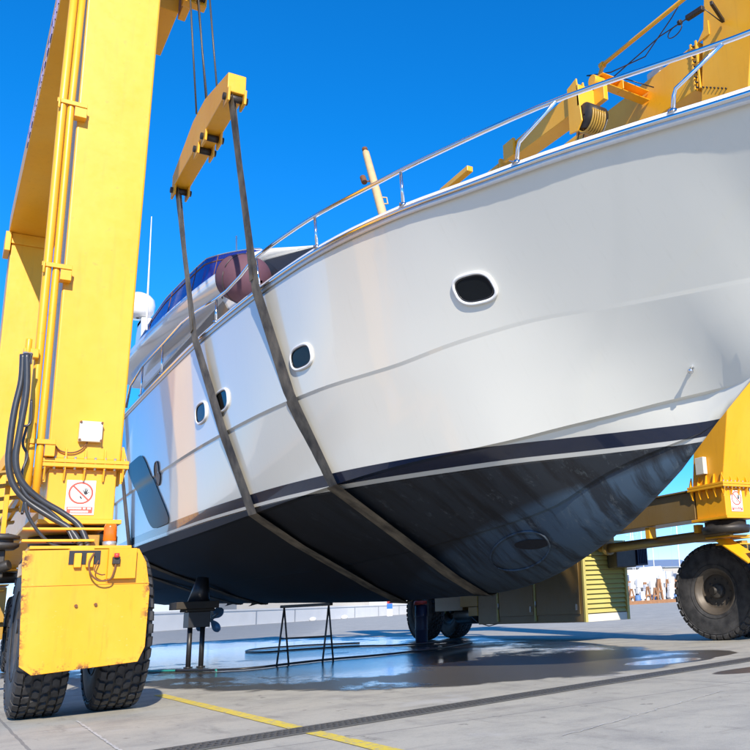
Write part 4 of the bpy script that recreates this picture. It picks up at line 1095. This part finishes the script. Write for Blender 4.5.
dm = thing('drum', 'dark blue drum with red lid standing in front of the far rear tyre', 'drum', (10.25,20.6,0))
b = MB(); b.lathe([(0,0),(0,.14),(.02,.15),(.3,.155),(.32,.165),(.34,.155),(.62,.155),(.64,.165),(.66,.155),(.90,.15),(.92,0)], (10.24,20.6,.001), 'z', 28); b.build('body', M['bluep'], dm)
b = MB(); b.lathe([(0,.0),(0,.165),(.07,.165),(.09,.14),(.09,0)], (10.22,20.6,.922), 'z', 28); b.build('lid', M['warnred'], dm)

# far quay wall
q0, q1 = V((-10,78,0)), V((150,245,0)); qd = (q1-q0).normalized(); qn = V((qd.y,-qd.x,0)); QL = (q1-q0).length
qw = thing('quay_wall', 'long low white painted quay wall at the far edge of the yard', 'wall', tuple(q0))
b = MB(); b.prism([q0, q1, q1-qn*.5, q0-qn*.5], (0,0,0), (0,0,1.9)); b.build('wall', M['concwall'], qw)
b = MB(); b.prism([q0+qn*.12+V((0,0,1.92)), q1+qn*.12+V((0,0,1.92)), q1-qn*.6+V((0,0,1.92)), q0-qn*.6+V((0,0,1.92))], (0,0,0), (0,0,.22)); b.build('coping', M['concwall'], qw)
b = MB()
for k in range(18):
    p = q0+qd*(8+k*12.3); b.prism([p+qn*.03, p+qd*.35+qn*.03, p+qd*.35+qn*.01, p+qn*.01], (0,0,0), (0,0,1.85))
each(b, 'joint', M['galv'], qw)
b = MB(); b.lathe([(-.85,.02),(-.8,.35),(-.55,.75),(-.1,.98),(.25,.97),(.6,.75),(.8,.4),(.85,.02)], (0,0,0), 'z', 28)
b.v = [V((6.2+p.x*3.2, 24.5+p.y*5, .9+p.z*.95)) for p in b.v]
mk = bpy.data.materials.new('water_spray'); mk.use_nodes = True; t_ = mk.node_tree; t_.nodes.remove(t_.nodes['Principled BSDF'])
vp = t_.nodes.new('ShaderNodeVolumePrincipled'); vp.inputs['Density'].default_value = .05; vp.inputs['Color'].default_value = (.92,.95,1,1); t_.links.new(vp.outputs[0], t_.nodes['Material Output'].inputs['Volume'])
tag(b.build('water_spray', mk), 'thin haze of washing spray drifting behind the stern near the ground', 'spray', kind='stuff')
# small marker post by the wall
mp = thing('marker_post', 'small blue and white marker post standing at the far wall', 'post', (66,146,0))
b = MB(); b.box(66,67,146,146.1,0,1.2); b.build('lower_panel', M['signwhite'], mp)
b = MB(); b.box(66,67,146,146.1,1.21,2.1); b.build('blue_panel', simple('marker_blue', (.03,.15,.6), .5), mp)
b = MB(); b.box(66,67,146,146.1,2.11,4.); b.build('upper_panel', M['warnred'], mp)
for x, y in ((49.5,137),(57.,143),(30,122)):
    b = MB(); b.lathe([(0,0),(0,.55),(.25,.6),(.5,.45),(.6,.15),(.62,0)], (x,y,0), 'z', 14); tag(b.build('mooring_block', M['concwall']), {49.5:'low dark mooring block at the foot of the far wall, middle one', 57.:'low mooring block at the foot of the far wall, right one', 30:'low mooring block at the far wall, left one'}[x], 'mooring block', 'mooring blocks by the wall')

# boatyard clutter on the right, about 90 m off
def far_boat(x, y, L, B_, H, ang, name, label, keel=True, col=None):
    r_ = thing(name, label, 'boat', (x, y, 0), 'boats stored ashore')
    ca, sa = math.cos(ang), math.sin(ang)
    def T(u, v, z): return V((x+u*ca-v*sa, y+u*sa+v*ca, z))
    rg = []
    for i in range(11):
        t_ = i/10; u = -L/2+L*t_; w = B_/2*(1-max(0, (t_-.45)/.55)**2.2)*(.82+.18*min(1, t_*3)); zz = 1.6+max(0, (t_-.6))*1.6; h = H+.35*t_*t_
        rg.append([T(u,-w,1.5+h),T(u,-w*.96,1.5+h*.5),T(u,-w*.6,zz*.62+.6),T(u,0,zz*.6+.3),T(u,w*.6,zz*.62+.6),T(u,w*.96,1.5+h*.5),T(u,w,1.5+h)])
    hl_ = ring_loft(rg, caps=(True, False)); hl_.build('hull', col or M['white'], r_)
    d = MB(); d.add([p for r in rg for p in (r[0], r[6])], [(2*i,2*i+1,2*i+3,2*i+2) for i in range(10)]); d.build('deck', M['white'], r_)
    c = MB(); c.hexa([T(-L*.3,-B_*.3,1.5+H),T(L*.2,-B_*.22,1.5+H),T(L*.2,B_*.22,1.5+H),T(-L*.3,B_*.3,1.5+H),T(-L*.25,-B_*.25,2.3+H),T(L*.08,-B_*.18,2.2+H),T(L*.08,B_*.18,2.2+H),T(-L*.25,B_*.25,2.3+H)]); c.build('cabin', M['white'], r_)
    for s_ in (-1, 1):
        for u in (-.3, 0, .25):
            l = MB(); l.bar(T(u*L,s_*B_*.62,0),T(u*L,s_*B_*.36,1.9),.12,.12); l.build('shore_prop', M['rust'], r_)
    return r_
far_boat(80.5, 93, 10, 3.4, 2.6, R(200), 'stored_boat', 'white boat hull propped ashore beyond the hoist strut, left of the big right tyre')
far_boat(95, 112, 12, 4, 2.8, R(150), 'stored_boat', 'second, greyer boat ashore farther behind the stored boat', col=simple('navy_hull', (.10,.13,.2), .4))
far_boat(74, 104, 10, 3.2, 2.2, R(170), 'stored_boat', 'small boat with red cover ashore behind the engine cabinet', col=simple('grey_hull', (.45,.5,.52), .4))
b = MB(); b.prism([V((70,98,4.4)), V((78,99,4.6)), V((78,99,5.2)), V((74,98.5,5.7)), V((70,98,5.0))], (0,0,0), (.3,2,0)); tag(b.build('boat_cover', M['red']), 'red canvas cover over a stored boat in the background', 'cover')
tm = simple('brown_timber', (.30,.15,.07), .8, 0, .4, 3); wm = simple('white_plastic', (.72,.72,.70), .6); bl_ = simple('faded_blue', (.10,.2,.4), .6)
random.seed(11)
for i in range(64):
    t_ = i/64; px = 69.5+18*t_+random.uniform(-.3,.3); py = 86.5+5*t_+random.uniform(-.5,3.5)
    k_ = random.random()
    if k_ < .42:
        r_ = thing('timber_shore', 'brown timber props stacked upright in the far boatyard', 'timber props', (px,py,0), 'brown timber props in the far boatyard')
        h = random.uniform(1.8,3.2); b = MB(); w = random.uniform(.15,.3)
        b.bar((px-.5,py,0),(px-.1,py,h),w,w); b.bar((px+.5,py,0),(px+.1,py,h),w,w); each(b, 'post', tm, r_); b = MB(); b.bar((px-.5,py,h*.45),(px+.5,py,h*.5),.2,.2); b.build('brace', tm, r_)
    elif k_ < .85:
        r_ = thing('jerry_can_stack', 'white plastic containers piled in the far boatyard', 'containers', (px,py,0), 'white containers in the far boatyard')
        z = 0; b = MB()
        for q_ in range(random.randint(2,4)):
            s_ = random.uniform(.4,1.0); dx = random.uniform(-.15,.15)
            b.hexa([(px-s_/2+dx,py-.3,z),(px+s_/2+dx,py-.3,z),(px+s_/2+dx,py+.3,z),(px-s_/2+dx,py+.3,z),(px-s_*.4+dx,py-.25,z+s_*1.2),(px+s_*.35+dx,py-.25,z+s_*1.2),(px+s_*.35+dx,py+.25,z+s_*1.2),(px-s_*.4+dx,py+.25,z+s_*1.2)]); z += s_*1.2+.02
        b.build('containers', wm, r_, .05)
    else:
        r_ = thing('blue_barrel', 'faded blue barrel in the far boatyard clutter', 'barrel', (px,py,0), 'blue barrels in the far boatyard')
        b = MB(); b.lathe([(0,0),(0,.35),(.5,.4),(1.1,.35),(1.12,0)], (px,py,0), 'z', 12); b.build('body', bl_, r_)
b = MB(); b.box(66,95,85.2,85.6,0,.42); tag(b.build('timber_kerb', tm), 'long low brown timber kerb in front of the far boatyard clutter', 'kerb')
# masts far away
random.seed(5)
for i, (x, y, h) in enumerate(((82,88,14.),(99,118,19),(104,121,17),(80,105,12),(110,125,21),(118,140,18),(88,120,13))):
    r_ = thing('sailboat_mast', ['single white mast standing left of the far leg', 'tall mast behind the stored boats', 'mast beside the tallest mast', 'short mast over the red boat cover', 'tallest mast of the background group', 'far mast near the right frame edge', 'thin mast between stored boats'][i], 'mast', (x,y,0), 'masts in the far boatyard')
    b = MB(); b.tube([V((x,y,0)), V((x,y,h))], [.11,.07], 8); b.build('pole', M['white'], r_)
    b = MB(); b.tube([V((x-1.2,y,h*.6)), V((x+1.2,y,h*.6))], .03, 6); b.build('spreader', M['galv'], r_)
    b = MB(); b.tube([V((x-.1,y,h)), V((x-1.2,y,h*.6)), V((x-1.5,y,1))], .012, 4); b.tube([V((x+.1,y,h)), V((x+1.2,y,h*.6)), V((x+1.5,y,1))], .012, 4); b.build('shroud', M['galv'], r_)
# far white sheds on the right horizon
for i, (x, y, w, h, lab) in enumerate(((100,150,26,6.,'low white shed on the right horizon behind the masts'),(135,160,40,7.5,'wide pale building on the right horizon'),(60,170,26,5,'pale shed behind the engine cabinet'))):
    r_ = thing('harbour_shed', lab, 'building', (x,y,0), 'far sheds')
    b = MB(); b.box(x-w/2,x+w/2,y,y+14,0,h); b.build('walls', M['shed'], r_)
    b = MB(); b.prism([V((x-w/2-.5,y-.5,h+.01)), V((x+w/2+.5,y-.5,h+.01)), V((x+w/2+.5,y+7,h+2)), V((x-w/2-.5,y+7,h+2))], (0,0,0), (0,0,.2)); b.prism([V((x-w/2-.5,y+7.01,h+2)), V((x+w/2+.5,y+7.01,h+2)), V((x+w/2+.5,y+14.5,h+.01)), V((x-w/2-.5,y+14.5,h+.01))], (0,0,0), (0,0,.2)); b.build('roof', M['galv'], r_)

# ------------------------------------------------------------------ light and sky
sd = V((.46, 1.60, -1.0)).normalized()
elev = math.asin(-sd.z); rot = math.atan2(-sd.x, -sd.y)
W = bpy.data.worlds.new('World'); S.world = W; W.use_nodes = True; nt = W.node_tree
bg = nt.nodes['Background']; sky = nt.nodes.new('ShaderNodeTexSky'); sky.sky_type = 'NISHITA'; sky.sun_disc = False
sky.sun_elevation = elev; sky.sun_rotation = rot; sky.air_density = 1.0; sky.dust_density = 0; sky.ozone_density = 3.0
hs_ = nt.nodes.new('ShaderNodeHueSaturation'); hs_.inputs['Saturation'].default_value = 1.15
mxs = nt.nodes.new('ShaderNodeMix'); mxs.data_type = 'RGBA'; mxs.blend_type = 'MULTIPLY'; mxs.inputs[0].default_value = 1; tcw = nt.nodes.new('ShaderNodeTexCoord'); sxw = nt.nodes.new('ShaderNodeSeparateXYZ'); nt.links.new(tcw.outputs['Generated'], sxw.inputs[0])
rpw = nt.nodes.new('ShaderNodeValToRGB'); nt.links.new(sxw.outputs[2], rpw.inputs[0]); cr = rpw.color_ramp
cr.elements[0].position = 0; cr.elements[0].color = (.60,.62,1.0,1); cr.elements[1].position = .5; cr.elements[1].color = (.04,.74,1.18,1)
e_ = cr.elements.new(.16); e_.color = (.14,.66,1.14,1)
nt.links.new(rpw.outputs[0], mxs.inputs[7])
nt.links.new(sky.outputs[0], hs_.inputs['Color']); nt.links.new(hs_.outputs[0], mxs.inputs[6]); nt.links.new(mxs.outputs[2], bg.inputs[0]); bg.inputs[1].default_value = .145
sun = bpy.data.lights.new('sun', 'SUN'); sun.energy = 4.7; sun.angle = R(.53); sun.color = (1, .91, .78)
so = bpy.data.objects.new('sun', sun); COL.objects.link(so); so.rotation_euler = sd.to_track_quat('-Z', 'Y').to_euler()

# ------------------------------------------------------------------ camera
f_px = 869.
a = V((-642,262,869)).normalized(); u = V((-183,-3325,869)); u = (u-a*u.dot(a)).normalized(); r = a.cross(u)
if r.x < 0: r = -r
rows = [r, a, u]                         # world = rows @ (right, down, forward)
Mx = Matrix((( rows[0].x, -rows[0].y, -rows[0].z, 0), (rows[1].x, -rows[1].y, -rows[1].z, 0), (rows[2].x, -rows[2].y, -rows[2].z, .8), (0,0,0,1)))
cd = bpy.data.cameras.new('camera'); cam = bpy.data.objects.new('camera', cd); COL.objects.link(cam); cam.matrix_world = Mx
cd.sensor_width = 36; cd.lens = f_px/750*36; cd.shift_x = -187/750; cd.shift_y = 0; cd.clip_start = .05; cd.clip_end = 9000
S.camera = cam
S.render.engine = 'CYCLES'; S.render.resolution_x = 1024; S.render.resolution_y = 1024
S.view_settings.view_transform = 'Standard'; S.view_settings.look = 'None'; S.view_settings.exposure = 0.55; S.view_settings.gamma = 1; S.view_settings.use_curve_mapping = False
